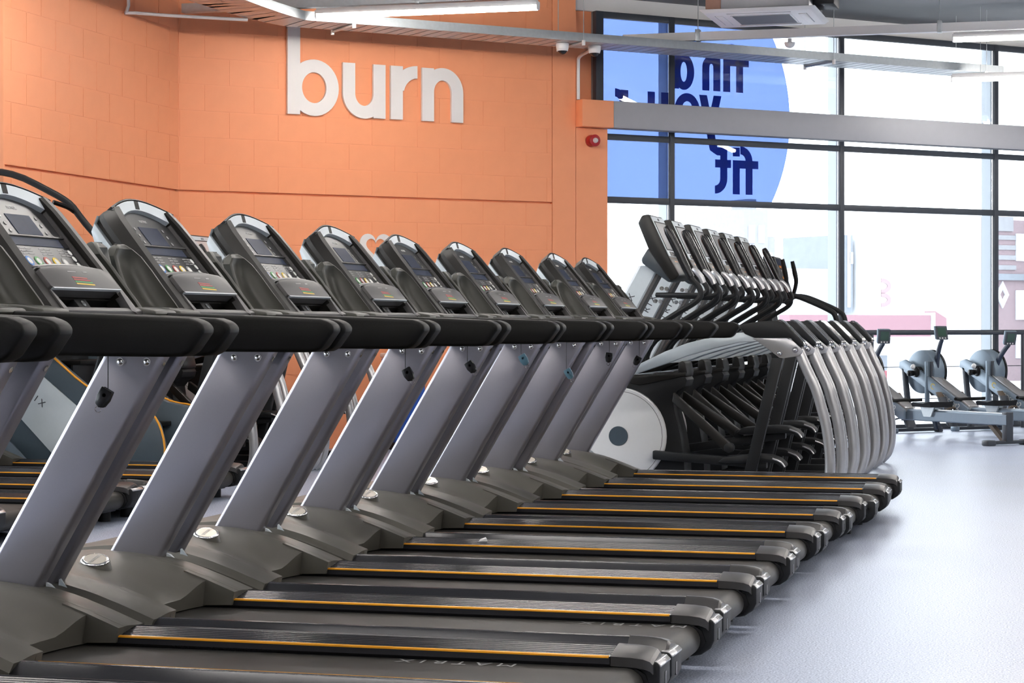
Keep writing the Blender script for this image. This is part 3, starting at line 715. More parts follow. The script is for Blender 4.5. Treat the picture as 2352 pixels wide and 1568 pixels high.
    # back plate under the display
    b = B(); arcp = [(-.225, .405)] + [(-.225 + .45 * k / 12, .405 + .044 * math.sin(PI * k / 12)) for k in range(1, 12)] + [(.225, .405)]
    b.hull([cp(y, s, -.074) for y, s in [(-.25, .056)] + arcp + [(.25, .056)]], [cp(y, s, -.034) for y, s in [(-.25, .056)] + arcp + [(.25, .056)]]); b.build('console_body', MT['brown'], T, .5)
    # silver arch at the top
    N = 14
    oa = [(-.222 + .444 * k / N, .404 + .046 * math.sin(PI * k / N)) for k in range(N + 1)]; ia = [(-.176 + .352 * k / N, .380 + .043 * math.sin(PI * k / N)) for k in range(N + 1)]
    b = B()
    rings = [[cp(*oa[k], -.040), cp(*oa[k], -.006), cp(*ia[k], -.018), cp(*ia[k], -.040)] for k in range(N + 1)]
    b.loft(rings); ar = b.build('console_arch', MT['silverb'], T, .5)
    b = B(); b.hull([cp(y, s, -.03) for y, s in ((-.015, .425), (.015, .425), (.015, .449), (-.015, .449))], [cp(y, s, n) for y, s, n in ((-.015, .425, -.0163), (.015, .425, -.0163), (.015, .4495, -.0055), (-.015, .4495, -.0055))]); b.build('tablet_slot', MT['black'], ar, 0)
    b = B(); arct = [(-.224 + .448 * k / N, .406 + .047 * math.sin(PI * k / N)) for k in range(N + 1)]
    rings = [[cp(*p, -.055), cp(*p, -.004), cp(p[0], p[1] + .006, -.006), cp(p[0], p[1] + .006, -.055)] for p in arct]
    b.loft(rings); b.build('arch_rim', MT['dark'], ar, .5)
    # display face
    b = B(); fo = [(-.198, .128), (.198, .128), (.172, .366)] + [(.172 - .344 * k / 8, .374 + .044 * math.sin(PI * k / 8)) for k in range(1, 8)] + [(-.172, .366)]
    b.hull([cp(y, s, -.034) for y, s in fo], [cp(y, s, -.029) for y, s in fo]); fc = b.build('display_face', MT['face'], T, 0)
    def flat(name, mat, pts, n0=-.029, n1=-.0275, par=None):
        q = B(); q.hull([cp(y, s, n0) for y, s in pts], [cp(y, s, n1) for y, s in pts]); return q.build(name, mat, par or fc, 0)
    flat('screen', MT['screen'], [(-.07, .285), (.07, .285), (.07, .358), (-.07, .358)])
    flat('face_divider', MT['cap'], [(-.186, .2755), (.186, .2755), (.185, .2805), (-.185, .2805)], n1=-.024)
    flat('status_screen', MT['screen'], [(-.14, .243), (.14, .243), (.14, .272), (-.14, .272)])
    flat('status_end', MT['blackg'], [(.142, .243), (.182, .243), (.180, .272), (.142, .272)])
    for yy in (-.105, .10):
        for k in range(3):
            q = B(); c = cp(yy, .295 + .027 * k, -.0285); q.cyl(c, CN, .0062, .0012, 12); q.build('key_mark', MT['inkg'], fc)
    for k, m in enumerate(('blue', 'green', 'red', 'yellow', 'inkg')):
        q = B(); c = cp(-.125 + .052 * k, .187, -.0288); q.cyl(c, CN, .017, .0012, 18); ob = q.build('button', MT[m], fc)
        q = B(); q.cyl(c + CN * .0012, CN, .011, .0006, 16); q.build('button_mark', MT['inkw'], fc)
    for k, sv in enumerate((.180, .203, .226)):
        q = B(); c = cp(.155, sv, -.0288); q.cyl(c, CN, .0095, .0012, 16); q.build('button', MT['inkw'], fc)
    q = B()
    for gx in (-.13, -.02, .09):
        for k in range(3):
            for h, l in ((0, .025), (.032, .03)):
                for yy, s0 in ((gx + h, .212 + .0095 * k),): q.hull([cp(y, s, -.029) for y, s in ((yy, s0), (yy + l, s0), (yy + l, s0 + .0035), (yy, s0 + .0035))], [cp(y, s, -.0284) for y, s in ((yy, s0), (yy + l, s0), (yy + l, s0 + .0035), (yy, s0 + .0035))])
    q.build('printed_labels', MT['inkg'], fc, 0)
    place(text_mesh('MATRIX', .015, MT['inkw'], .0003), 'face_lettering', fc, cp(0, .383, -.0286), CY, CS)
    # lower panel
    pts = [(-.198, .060), (.198, .060), (.206, .068), (.208, .120), (.190, .130)] + [(.190 - .38 * k / 8, .130 + .012 * math.sin(PI * k / 8)) for k in range(1, 8)] + [(-.190, .130), (-.208, .120), (-.206, .068)]
    b = B(); b.hull([cp(y, s, -.03) for y, s in pts], [cp(y, s, .010) for y, s in pts], .002); lp = b.build('lower_panel', MT['plate'], T)
    pts2 = [(-.214, .128)] + [(-.19 + .38 * k / 8, .136 + .012 * math.sin(PI * k / 8)) for k in range(9)] + [(.214, .128), (.214, .140)] + [(.20 - .40 * k / 8, .146 + .012 * math.sin(PI * k / 8)) for k in range(9)] + [(-.214, .140)]
    b = B(); b.hull([cp(y, s, -.03) for y, s in pts2], [cp(y, s, .0) for y, s in pts2], .003); b.build('lower_hood', MT['face'], lp)
    flat('panel_edge', MT['silverb'], [(-.200, .0575), (.200, .0575), (.204, .061), (-.204, .061)], .003, .0115, lp)
    for k, (m, l) in enumerate((('red', .085), ('red', .095), ('green', .10), ('yellow', .105))):
        flat('printed_zone', MT[m], [(-.045, .102 - .0075 * k), (-.045 + l, .0985 - .0075 * k), (-.045 + l, .0945 - .0075 * k), (-.045, .0975 - .0075 * k)], .010, .0106, lp)
    flat('printed_line', MT['inkg'], [(-.05, .118), (.0, .118), (.0, .121), (-.05, .121)], .010, .0106, lp); flat('printed_line', MT['inkg'], [(.04, .117), (.065, .117), (.065, .122), (.04, .122)], .010, .0106, lp)
    # dark pocket below it
    b = B(); b.hull([cp(y, s, -.094) for y, s in ((-.21, -.035), (.21, -.035), (.21, .058), (-.21, .058))], [cp(y, s, -.085) for y, s in ((-.21, -.035), (.21, -.035), (.21, .058), (-.21, .058))]); pk = b.build('pocket', MT['blackg'], T, 0)
    b = B(); b.hull([cp(y, s, -.084) for y, s in ((-.035, .02), (.035, .02), (.035, .055), (-.035, .055))], [cp(y, s, -.028) for y, s in ((-.035, .02), (.035, .02), (.035, .055), (-.035, .055))], .003); b.build('socket_block', MT['dark'], pk)
    b = B(); b.cyl(cp(0, .037, -.0285), CN, .010, .003, 12); b.build('socket', MT['chrome'], pk)
    # base lip in front of the pocket
    tr = [(-.19, 1.05), (-.10, 1.095), (.0, 1.128), (.05, 1.134), (.068, 1.125), (.06, 1.10), (.02, 1.06), (-.1, 1.03)]
    b = B(); b.prism(tr, 'y', -.262, .262, .006); b.build('console_base', MT['plate'], T)
    for s in (-1, 1):
        b = B(); b.hull([cp(s * .214, -.02, -.02), cp(s * .19, -.012, -.02), cp(s * .205, .058, -.02), cp(s * .214, .058, -.02)], [cp(s * .214, -.02, .004), cp(s * .19, -.012, .004), cp(s * .206, .058, .004), cp(s * .214, .058, .004)]); b.build('pocket_lip', MT['plate'], T, 0)
    return T
def safety_clip(T, drop, mat, turn):
    x, y, z0 = .085, .0, 1.06
    b = B(); b.tube([(x, y, z0), (x, y, z0 - drop)], .0012, 5); b.build('safety_cord', MT['blackg'], T)
    b = B(); pr = [(-.018, -.002), (.018, -.002), (.020, -.03), (.014, -.052), (0, -.058), (-.014, -.052), (-.020, -.03)]
    b.prism(pr, 'y', -.006, .003, .002); b.prism([(p[0] * .92, p[1]) for p in pr], 'y', .006, .013, .002); b.cyl((0, -.006, -.02), (0, 1, 0), .006, .018, 8)
    b.xform(Matrix.Translation((x, y, z0 - drop)) @ Matrix.Rotation(turn, 4, 'Y')); c = b.build('safety_clip', MT[mat], T)
    b = B(); b.tube([(.009 * math.cos(q), 0, -.064 + .009 * math.sin(q)) for q in [2 * PI * k / 10 for k in range(11)]], .0014, 5, smooth=1); b.xform(Matrix.Translation((x, y, z0 - drop)) @ Matrix.Rotation(turn, 4, 'Y')); b.build('clip_ring', MT['chrome'], c)

GX = [-2.708, -2.708, -2.708, -2.711, -2.722, -2.733, -2.745, -2.736, -2.721, -2.683, -2.692]
GY = [3.79, 4.69, 5.595, 6.447, 7.348, 8.266, 9.166, 10.027, 10.859, 11.684, 12.515]
ORD = ['first', 'second', 'third', 'fourth', 'fifth', 'sixth', 'seventh', 'eighth', 'ninth']
labs = ['treadmill closest to the camera, only its black handrail tip at the left edge', 'treadmill with handrail ends at the left edge and its rail along the bottom edge'] + \
       ['grey treadmill with the %s orange striped belt rail counted from the bottom of the picture' % o for o in ORD]
labs[2] = 'grey treadmill whose console is cut by the left edge, nearest full belt'
labs[10] = 'last treadmill of the front row, beside the ellipticals'
FRONT = 'front row of treadmills'
proto = make_treadmill(labs[0], FRONT)
mills = [proto] + [copy_tree(proto) for _ in range(10)]
for T, x, y, l in zip(mills, GX, GY, labs):
    T.location = (x, y - .245, 0); T['label'] = l
for k, (i, drop, mat, turn) in enumerate([(2, .15, 'blackg', .5), (5, .145, 'blackg', -.5), (6, .135, 'blackg', -.6), (7, .115, 'clip', -.5), (8, .20, 'clip', -.5), (9, .125, 'blackg', .1), (10, .16, 'blackg', .5)]):
    safety_clip(mills[i], drop, mat, turn)
# lettering woven into two of the belts
tm = text_mesh('MATRIX', .07, MT['inkg'], .0002, 1.5)
place(tm, 'belt_lettering', mills[2], (1.02, .205, .1675), (-1, 0, 0), (0, -1, 0))
place(tm, 'belt_lettering', mills[3], (1.33, .205, .1675), (-1, 0, 0), (0, -1, 0))
b = B(); b.hull([(.30, .30, .2065), (.335, .31, .207), (.325, .33, .211)], [(.305, .305, .216), (.33, .31, .219), (.322, .325, .222)])
tag(b.build('paper_scrap', MT['whitep'], None, 0), 'tiny scrap of white paper lying on a treadmill rail', 'paper').location = (GX[5], GY[5] - .245, 0)
blabs = ['treadmill in the back row, nearest, belt end behind the first silver upright', 'treadmill in the back row whose belt end shows beside the second silver upright', 'treadmill in the back row, third orange stripe seen between the silver uprights', 'treadmill in the back row beside the stair climber, farthest of its row']
for i, (x, y) in enumerate(((-6.72, 9.90), (-6.71, 10.76), (-6.73, 11.62), (-6.78, 12.46))):
    T = copy_tree(proto); T.location = (x, y - .245, 0); T['label'] = blabs[i]; T['group'] = 'back row of treadmills'
# ================================================================== elliptical trainers
def make_elliptical(label, group):
    T = thing('elliptical_trainer', (0, 0, 0), 0, label, 'elliptical', group)
    # floor frame
    b = B(); b.box(-.72, .93, -.045, .045, .02, .085, .008); b.build('floor_beam', MT['dark'], T)
    b = B(); b.box(-.78, -.70, -.27, .27, .0, .05, .01); b.build('front_foot', MT['dark'], T)
    b = B(); b.box(.88, .95, -.30, .30, .0, .045, .012); b.build('rear_foot', MT['silver2'], T)
    # flywheel shroud
    c = (-.331, .385); R_ = .335
    ring = [(c[0] + R_ * math.cos(q), c[1] + R_ * math.sin(q)) for q in [math.radians(a) for a in range(252, 90, -12)]]
    sh = ring + [(-.27, .728), (-.05, .745), (.090, .770), (.096, .830), (.030, .842), (.085, .842), (.100, .752), (.050, .690), (.010, .640), (.020, .555), (.060, .40), (.085, .26), (.088, .09), (-.45, .06)]
    sh = ring + [(-.27, .728), (-.08, .750), (.055, .790), (.082, .780), (.104, .740), (.092, .700), (.045, .672), (.012, .630), (.024, .545), (.060, .40), (.085, .26), (.090, .088), (-.45, .06)]
    b = B(); b.prism(sh, 'y', -.12, .12, .014, 2); s_ = b.build('flywheel_shroud', MT['dark'], T)
    b = B(); b.prism([(-.36, .735), (-.20, .705), (.098, .765), (.10, .79), (-.05, .775), (-.34, .765)], 'y', -.128, .128, .006); b.build('shroud_band', MT['brown'], s_)
    b = B(); b.prism([(.045, .775), (.048, .85), (.072, .860), (.092, .848), (.104, .79), (.098, .76)], 'y', -.115, .115, .006); b.build('shroud_hook', MT['brown'], s_)
    b = B(); b.prism([(-.30, .765), (-.06, .80), (.04, .85), (-.1, .84), (-.32, .80)], 'y', -.10, .10, .01); b.build('shroud_top', MT['black'], s_)
    for s in (-1, 1):
        b = B(); b.cyl((c[0], s * .118, c[1]), (0, s, 0), .308, .022, 48, .300, .003); dc = b.build('disc_cover', MT['whitep'], T)
        b = B(); b.cyl((c[0] - .0, s * .1402, c[1]), (0, s, 0), .062, .006, 28, .060); b.build('disc_hub', MT['slate'], dc)
        b = B()
        o = arc(c[0], c[1], .283, .283, 0, 2 * PI, 48); i = arc(c[0], c[1], .2805, .2805, 0, 2 * PI, 48)
        for k in range(48): b.hull([(p[0], s * .1395, p[1]) for p in (o[k], o[k + 1], i[k + 1], i[k])], [(p[0], s * .1406, p[1]) for p in (o[k], o[k + 1], i[k + 1], i[k])])
        b.build('disc_seam', MT['dark'], dc, 0)
    # mast
    r0, r1 = (-.585, .66), (-.150, 1.46)
    sec = [(-.068, -.055), (-.05, -.07), (.062, -.07), (.072, -.062), (.072, .062), (.062, .07), (-.05, .07), (-.068, .055)]
    b = B(); b.hull([(r0[0] + p[0], p[1], r0[1]) for p in sec], [(r1[0] + p[0], p[1], r1[1]) for p in sec]); ms = b.build('mast', MT['silverb'], T, .5)
    b = B(); b.hull([(r0[0] + p[0], p[1], r0[1]) for p in ((.0725, -.06), (.095, -.06), (.095, .06), (.0725, .06))], [(r1[0] + p[0], p[1], r1[1]) for p in ((.0725, -.06), (.095, -.06), (.095, .06), (.0725, .06))]); b.build('mast_spine', MT['plate'], ms, 0)
    dv = Vector((r1[0] - r0[0], 0, r1[1] - r0[1])).normalized()
    lt = text_mesh('MATRIX', .062, MT['ink'], .0004, 1.45)
    for s in (-1, 1):
        u = dv * (1 if s < 0 else -1); pos = Vector((-.325, s * .0708, 1.15)); place(lt, 'mast_lettering', ms, pos, u, Vector((0, s, 0)).cross(u))
    # console
    cs = [(-.120, 1.778), (-.006, 1.532), (.073, 1.398), (.052, 1.372), (.011, 1.359), (-.125, 1.555), (-.194, 1.723), (-.168, 1.772)]
    b = B(); b.prism(cs, 'y', -.20, .20, .012, 2); co = b.build('console', MT['brown'], T)
    up_ = Vector((-.114, 0, .246)).normalized(); nn = Vector((.246, 0, .114)).normalized(); base = Vector((-.006, 0, 1.532))
    def ep(y, s, n): return base + up_ * s + nn * n + Vector((0, y, 0))
    def eflat(name, mat, y0, y1, s0, s1, n0, n1, par, bev=0): q = B(); q.hull([ep(y, s, n0) for y, s in ((y0, s0), (y1, s0), (y1, s1), (y0, s1))], [ep(y, s, n1) for y, s in ((y0, s0), (y1, s0), (y1, s1), (y0, s1))], bev); return q.build(name, mat, par, .5)
    eflat('face_plate', MT['silverb'], -.19, .19, -.02, .258, -.004, .003, co, .002)
    eflat('screen', MT['pscreen'], -.16, .16, .03, .215, .0025, .0045, co)
    eflat('screen_bezel', MT['dark'], -.168, .168, .216, .222, .0025, .006, co); eflat('screen_bezel', MT['dark'], -.168, .168, .022, .028, .0025, .006, co)
    for y in (-.165, .165): eflat('screen_bezel', MT['dark'], y - .004, y + .004, .029, .215, .0025, .006, co)
    eflat('lower_face', MT['tan'], -.17, .17, -.145, -.03, -.004, .004, co, .002); eflat('tray_slot', MT['blackg'], -.12, .12, -.018, .012, .0025, .005, co)
    place(text_mesh('AUX', .026, MT['ink'], .0004), 'top_lettering', co, ep(0, .238, .0036), (0, 1, 0), up_)
    for y in (-.08, -.03, .03, .08):
        b = B(); b.cyl(ep(y, -.06, .004), nn, .010, .002, 12); b.build('button', MT['amber'], co)
    lh = [(-.141, 1.568), (-.185, 1.50), (-.180, 1.472), (-.01, 1.352), (.03, 1.365), (-.05, 1.47)]
    b = B(); b.prism(lh, 'y', -.14, .14, .01); b.build('console_neck', MT['neck'], T)
    # fixed inner handles
    for s in (-1, 1):
        b = B(); b.tube([(-.10, s * .06, 1.274), (.03, s * .13, 1.272), (.15, s * .17, 1.270), (.215, s * .185, 1.272), (.245, s * .19, 1.292), (.240, s * .19, 1.325), (.222, s * .19, 1.35)], .0165, 10); fh = b.build('fixed_handle', MT['dark'], T)
        b = B(); b.tube([(.224, s * .19, 1.345), (.205, s * .19, 1.385), (.172, s * .185, 1.422), (.150, s * .18, 1.432)], [.018, .019, .018, .010], 10); b.build('pulse_grip', MT['silver2'], fh)
        for z in (1.235, 1.315):
            b = B(); b.cyl((-.085 + (z - 1.275) * .5, s * .071, z), (0, s, 0), .013, .014, 12); b.build('clamp_bolt', MT['chrome'], fh)
        # moving handle
        b = B(); b.tube([(.150, s * .292, 1.392), (.170, s * .292, 1.365), (.212, s * .29, 1.318), (.222, s * .29, 1.265), (.185, s * .298, 1.222), (.10, s * .296, 1.172), (-.06, s * .29, 1.075), (-.20, s * .285, .985), (-.26, s * .28, .88), (-.25, s * .27, .78)], .0185, 10); mh = b.build('swing_arm', MT['dark'], T)
        b = B(); b.tube([(.005, s * .292, 1.695), (.022, s * .292, 1.66), (.075, s * .292, 1.555), (.125, s * .292, 1.450), (.162, s * .292, 1.378)], [.016, .027, .028, .026, .022], 12); b.build('grip', MT['blackg'], mh)
        # side beam, cap, plate, legs
        bp_ = [(-.46, .668), (-.30, .770), (-.178, .834), (.0, .920), (.141, .973), (.30, 1.012), (.465, 1.038), (.60, 1.05), (.76, 1.02), (.76, .98), (.62, .985), (.465, .978), (.30, .938), (.141, .893), (.048, .858), (-.215, .769), (-.44, .625)]
        b = B(); b.prism(bp_, 'y', s * .29 - .026, s * .29 + .026, .010, 2); b.build('side_beam', MT['silverb'], T)
        cp_ = [(.463, 1.078), (.50, 1.092), (.588, 1.107), (.70, 1.111), (.740, 1.100), (.858, .980), (.862, .955), (.845, .948), (.785, 1.000), (.765, 1.006), (.560, 1.006), (.50, 1.03)]
        b = B(); b.prism(cp_, 'y', s * .29 - .036, s * .29 + .036, .008, 2); cpo = b.build('beam_cap', MT['dark'], T)
        for e in (-1, 1):
            b = B(); b.tube([(.70, s * .29 + e * .035, 1.113), (.742, s * .29 + e * .035, 1.102), (.862, s * .29 + e * .035, .980), (.868, s * .29 + e * .035, .950)], .005, 6); b.build('cap_trim', MT['chrome'], cpo)
        pl = [(.545, 1.004), (.760, 1.004), (.790, .992), (.856, .935), (.850, .912), (.832, .895), (.735, .881), (.712, .885), (.58, .985)]
        b = B(); b.prism(pl, 'y', s * .29 - .032, s * .29 + .032, .004); po = b.build('gusset_plate', MT['silver2'], T)
        for bx, bz in ((.715, .913), (.811, .934)):
            b = B(); b.cyl((bx, s * .29 - .032, bz), (0, -1, 0), .018, .006, 16); b.dome((bx, s * .29 - .038, bz), (0, -1, 0), .013, .008, 12, 3); b.build('bolt', MT['chrome'], po)
        b = B(); b.tube([(.825, s * .29, .93), (.880, s * .29, .808), (.930, s * .29, .70), (.962, s * .29, .595), (.992, s * .29, .48), (1.010, s * .29, .36), (1.018, s * .29, .25), (1.012, s * .29, .16), (.985, s * .29, .075), (.935, s * .29, .022)], .033, 14, ry=.027); b.build('rear_leg', MT['silver2'], T)
        b = B(); b.hull([(.665, s * .29 - .024, .885), (.735, s * .29 - .024, .885), (.735, s * .29 + .024, .885), (.665, s * .29 + .024, .885)], [(.455, s * .29 - .024, .02), (.528, s * .29 - .024, .02), (.528, s * .29 + .024, .02), (.455, s * .29 + .024, .02)], .008); b.build('front_strut', MT['dark'], T)
        b = B(); b.box(.44, .94, s * .29 - .022, s * .29 + .022, .002, .04, .006); b.build('floor_runner', MT['silver2'], T)
        # pedal arm and pedal; the two sides stand at different points of the stroke
        lift = 0.0 if s < 0 else .165
        ax = 0.0 if s < 0 else .06
        b = B(); b.hull([(-.10, s * .17 - .03, .245), (-.10, s * .17 + .03, .245), (-.10, s * .17 + .03, .30), (-.10, s * .17 - .03, .30)], [(.62 + ax, s * .20 - .03, .200 + lift), (.62 + ax, s * .20 + .03, .200 + lift), (.62 + ax, s * .20 + .03, .255 + lift), (.62 + ax, s * .20 - .03, .255 + lift)], .008); pa = b.build('pedal_arm', MT['dark'], T)
        pp = [(.32, .238), (.36, .272), (.56, .288), (.64, .284), (.70, .262), (.735, .226), (.728, .206), (.71, .212), (.68, .236), (.62, .240), (.36, .228)]
        b = B(); b.prism([(p[0] + ax, p[1] + lift) for p in pp], 'y', s * .16 - .085, s * .16 + .085, .010, 2); pe = b.build('pedal', MT['dark'], pa)
        b = B(); b.tube([(.66 + ax, s * .16 - .088, .266 + lift), (.712 + ax, s * .16 - .088, .245 + lift), (.737 + ax, s * .16 - .088, .215 + lift)], .006, 6); b.build('pedal_trim', MT['silver2'], pe)
        b = B(); b.hull([(.02, s * .16 - .025, .605), (.02, s * .16 + .025, .605), (.03, s * .16 + .025, .665), (.03, s * .16 - .025, .665)], [(.36, s * .19 - .025, .30 + lift * .4), (.36, s * .19 + .025, .30 + lift * .4), (.40, s * .19 + .025, .345 + lift * .4), (.40, s * .19 - .025, .345 + lift * .4)], .008); la = b.build('link_arm', MT['brown'], T)
        b = B(); b.cyl((.385, s * .16, .325 + lift * .4), (0, s, 0), .030, .07, 16, bev=.004); b.build('pivot', MT['dark'], la)
    return T
E0 = make_elliptical('', 'front row of ellipticals')
els = [E0] + [copy_tree(E0) for _ in range(9)]
elab = ['elliptical trainer nearest the treadmills, with the full white flywheel disc in view'] + ['elliptical trainer, %s of the six behind the treadmill row' % o for o in ('second', 'third', 'fourth', 'fifth')] + ['elliptical trainer farthest back of the six, beside the stepper']
for i in range(6):
    els[i].location = (-2.60, 13.30 + .68 * i, 0); els[i]['label'] = elab[i]
flab = ['elliptical trainer of the left group standing next to the stair climber', 'elliptical trainer second in the left group, hidden behind the second console', 'elliptical trainer of the left group whose dark console shows against the orange wall', 'elliptical trainer of the left group closest to the lettered wall']
for i in range(4):
    els[6 + i].location = (-6.60, 13.90 + .70 * i, 0); els[6 + i]['label'] = flab[i]; els[6 + i]['group'] = 'left group of ellipticals'

# ================================================================== stair climber at the left
S = thing('stair_climber', (-6.60, 13.13, 0), 0, 'stair climber with silver side panels and curved black handrail at the left', 'stair climber')
for s in (-1, 1):
    b = B(); b.prism([(-.85, .03), (.72, .03), (.745, .28), (.70, .44), (.62, .53), (.45, .56), (.186, .686), (-.034, .856), (-.25, 1.02), (-.45, 1.10), (-.85, 1.10)], 'y', s * .34 - .03, s * .34 + .03, .01); sp = b.build('side_frame', MT['slate'], S)
    b = B(); b.prism([(-.45, 1.0), (-.11, .738), (.117, .559), (.30, .415), (.06, .125), (-.079, .262), (-.279, .46), (-.52, .70)], 'y', s * .375 - .006, s * .375 + .006, .004); pn = b.build('side_panel', MT['silverb'], S)
    place(text_mesh('MATRIX', .062, MT['ink'], .0004, 1.7), 'panel_lettering', pn, (-.245, s * .3815, .655), Vector((.80, 0, -.60)) * (1 if s < 0 else -1), Vector((.60, 0, .80)) * (1 if s < 0 else -1))
    b = B(); b.tube([(-.45, s * .372, 1.105), (-.25, s * .372, 1.025), (-.034, s * .372, .860), (.186, s * .372, .690), (.45, s * .372, .565), (.62, s * .372, .532), (.705, s * .372, .445), (.748, s * .372, .283), (.73, s * .372, .05)], .007, 6); b.build('edge_trim', MT['gold'], sp)
    b = B(); b.prism([(-.85, .03), (-.10, .03), (-.16, .12), (-.34, .30), (-.60, .50), (-.85, .6)], 'y', s * .382 - .008, s * .382 + .008, .004); b.build('lower_cover', MT['pale'], S)
    # handrail
    b = B(); b.tube([(-.86, s * .36, 1.2), (-.84, s * .36, 1.75), (-.72, s * .36, 2.12), (-.50, s * .36, 2.14), (-.22, s * .36, 2.02), (-.06, s * .36, 1.93), (.02, s * .36, 1.84), (.10, s * .36, 1.75), (.30, s * .36, 1.55), (.52, s * .36, 1.36), (.60, s * .36, 1.2), (.56, s * .36, .95), (.46, s * .36, .6)], .024, 12); b.xform(Matrix.Translation((-.25, 0, 0))); hr = b.build('handrail', MT['dark'], S)
    b = B(); b.tube([(-.02, s * .36, 1.87), (-.04, s * .29, 1.90), (-.10, s * .2, 1.93)], .016, 8); b.xform(Matrix.Translation((-.25, 0, 0))); b.build('grip_bracket', MT['black'], hr)
for k in range(5):
    x, z = .62 - .19 * k, .22 + .21 * k
    b = B(); b.box(x - .20, x + .06, -.30, .30, z - .03, z, .006); st = b.build('step', MT['black'], S)
    b = B(); b.box(x - .20, x - .185, -.30, .30, z, z + .18); b.build('riser', MT['blackg'], st, 0)
b = B(); b.prism([(-.85, .05), (-.62, .05), (-.45, 1.0), (-.55, 1.5), (-.75, 1.75), (-.85, 1.75)], 'y', -.28, .28, .02); b.build('front_housing', MT['dark'], S)
b = B(); b.prism([(-.78, 1.55), (-.60, 1.50), (-.70, 1.95), (-.80, 1.98)], 'y', -.25, .25, .015); b.build('console', MT['brown'], S)

# ================================================================== stepper behind the last elliptical
S = thing('stepper', (-2.35, 17.62, 0), 0, 'black stepper with orange buttons on its console behind the ellipticals', 'stepper')
def sy(px, py, Y):
    """side point of the stepper seen at a picture position, used once to take its outline"""
    a = (px - 1176) / FPX; c, s = math.cos(TH), math.sin(TH); rx, ry, rz = a * c - s, a * s + c, (746 - py) / FPX
    t = Y / ry; return (rx * t + 2.35, CAMH + rz * t)
k = [sy(*p, 17.62) for p in ((1768, 588), (1786, 590), (1812, 668), (1806, 690), (1778, 690))]
b = B(); b.prism([(k[0][0] - .03, k[0][1])] + k[1:4] + [(k[4][0] - .06, k[4][1])], 'y', -.20, .20, .015); c_ = b.build('console', MT['dark'], S)
fu = Vector((k[2][0] - k[1][0], 0, k[2][1] - k[1][1])); fn = Vector((-fu.z, 0, fu.x)).normalized(); fo_ = Vector((k[1][0], 0, k[1][1]))
for q in (.30, .42, .62, .74):
    for y in (-.09, -.03, .03, .09):
        b = B(); b.cyl(fo_ + fu * q + Vector((0, y, 0)) + fn * .0005, fn, .012, .004, 12); b.build('button', MT['amber'] if q in (.30, .62) else MT['inkg'], c_)
b = B(); b.hull([fo_ + fu * q[0] + Vector((0, q[1], 0)) + fn * .0005 for q in ((.06, -.15), (.06, .15), (.26, .15), (.26, -.15))], [fo_ + fu * q[0] + Vector((0, q[1], 0)) + fn * .003 for q in ((.06, -.15), (.06, .15), (.26, .15), (.26, -.15))]); b.build('screen', MT['screen'], c_, 0)
for s in (-1, 1):
    y = s * .29
    P = [sy(*p, 17.62 + (.30 if s > 0 else .30)) for p in ((1806, 700), (1822, 682), (1850, 682), (1885, 695), (1922, 712), (1936, 722), (1942, 742), (1943, 770))]
    pts = [(p[0], y, p[1]) for p in P] + [(P[-1][0], y, .5), (P[-1][0] - .05, y, .05)]
    b = B(); b.tube(pts, .022, 10); hr = b.build('handrail', MT['dark'], S)
    P2 = [sy(*p, 17.92) for p in ((1821, 682), (1829, 650), (1826, 628), (1820, 600))]
    b = B(); b.tube([(p[0], y, p[1]) for p in P2], [.017, .017, .021, .016], 10); b.build('upright_grip', MT['black'], hr)
    b = B(); b.box(-.30, .42, y - .035, y + .035, .0, .06, .01); b.build('base_rail', MT['dark'], S)
    b = B(); b.box(-.02, .36, s * .14 - .07, s * .14 + .07, .20 + .08 * s, .23 + .08 * s, .01); pe = b.build('pedal', MT['black'], S)
    b = B(); b.hull([(-.25, s * .14 - .02, .30), (-.25, s * .14 + .02, .30), (-.25, s * .14 + .02, .36), (-.25, s * .14 - .02, .36)], [(.02, s * .14 - .02, .17 + .08 * s), (.02, s * .14 + .02, .17 + .08 * s), (.02, s * .14 + .02, .20 + .08 * s), (.02, s * .14 - .02, .20 + .08 * s)]); b.build('pedal_arm', MT['dark'], pe, 0)
b = B(); b.prism([(-.36, .03), (-.12, .03), (-.14, .6), (k[4][0] - .02, k[4][1]), (k[4][0] - .12, k[4][1]), (-.36, .6)], 'y', -.17, .17, .02); b.build('body', MT['dark'], S)

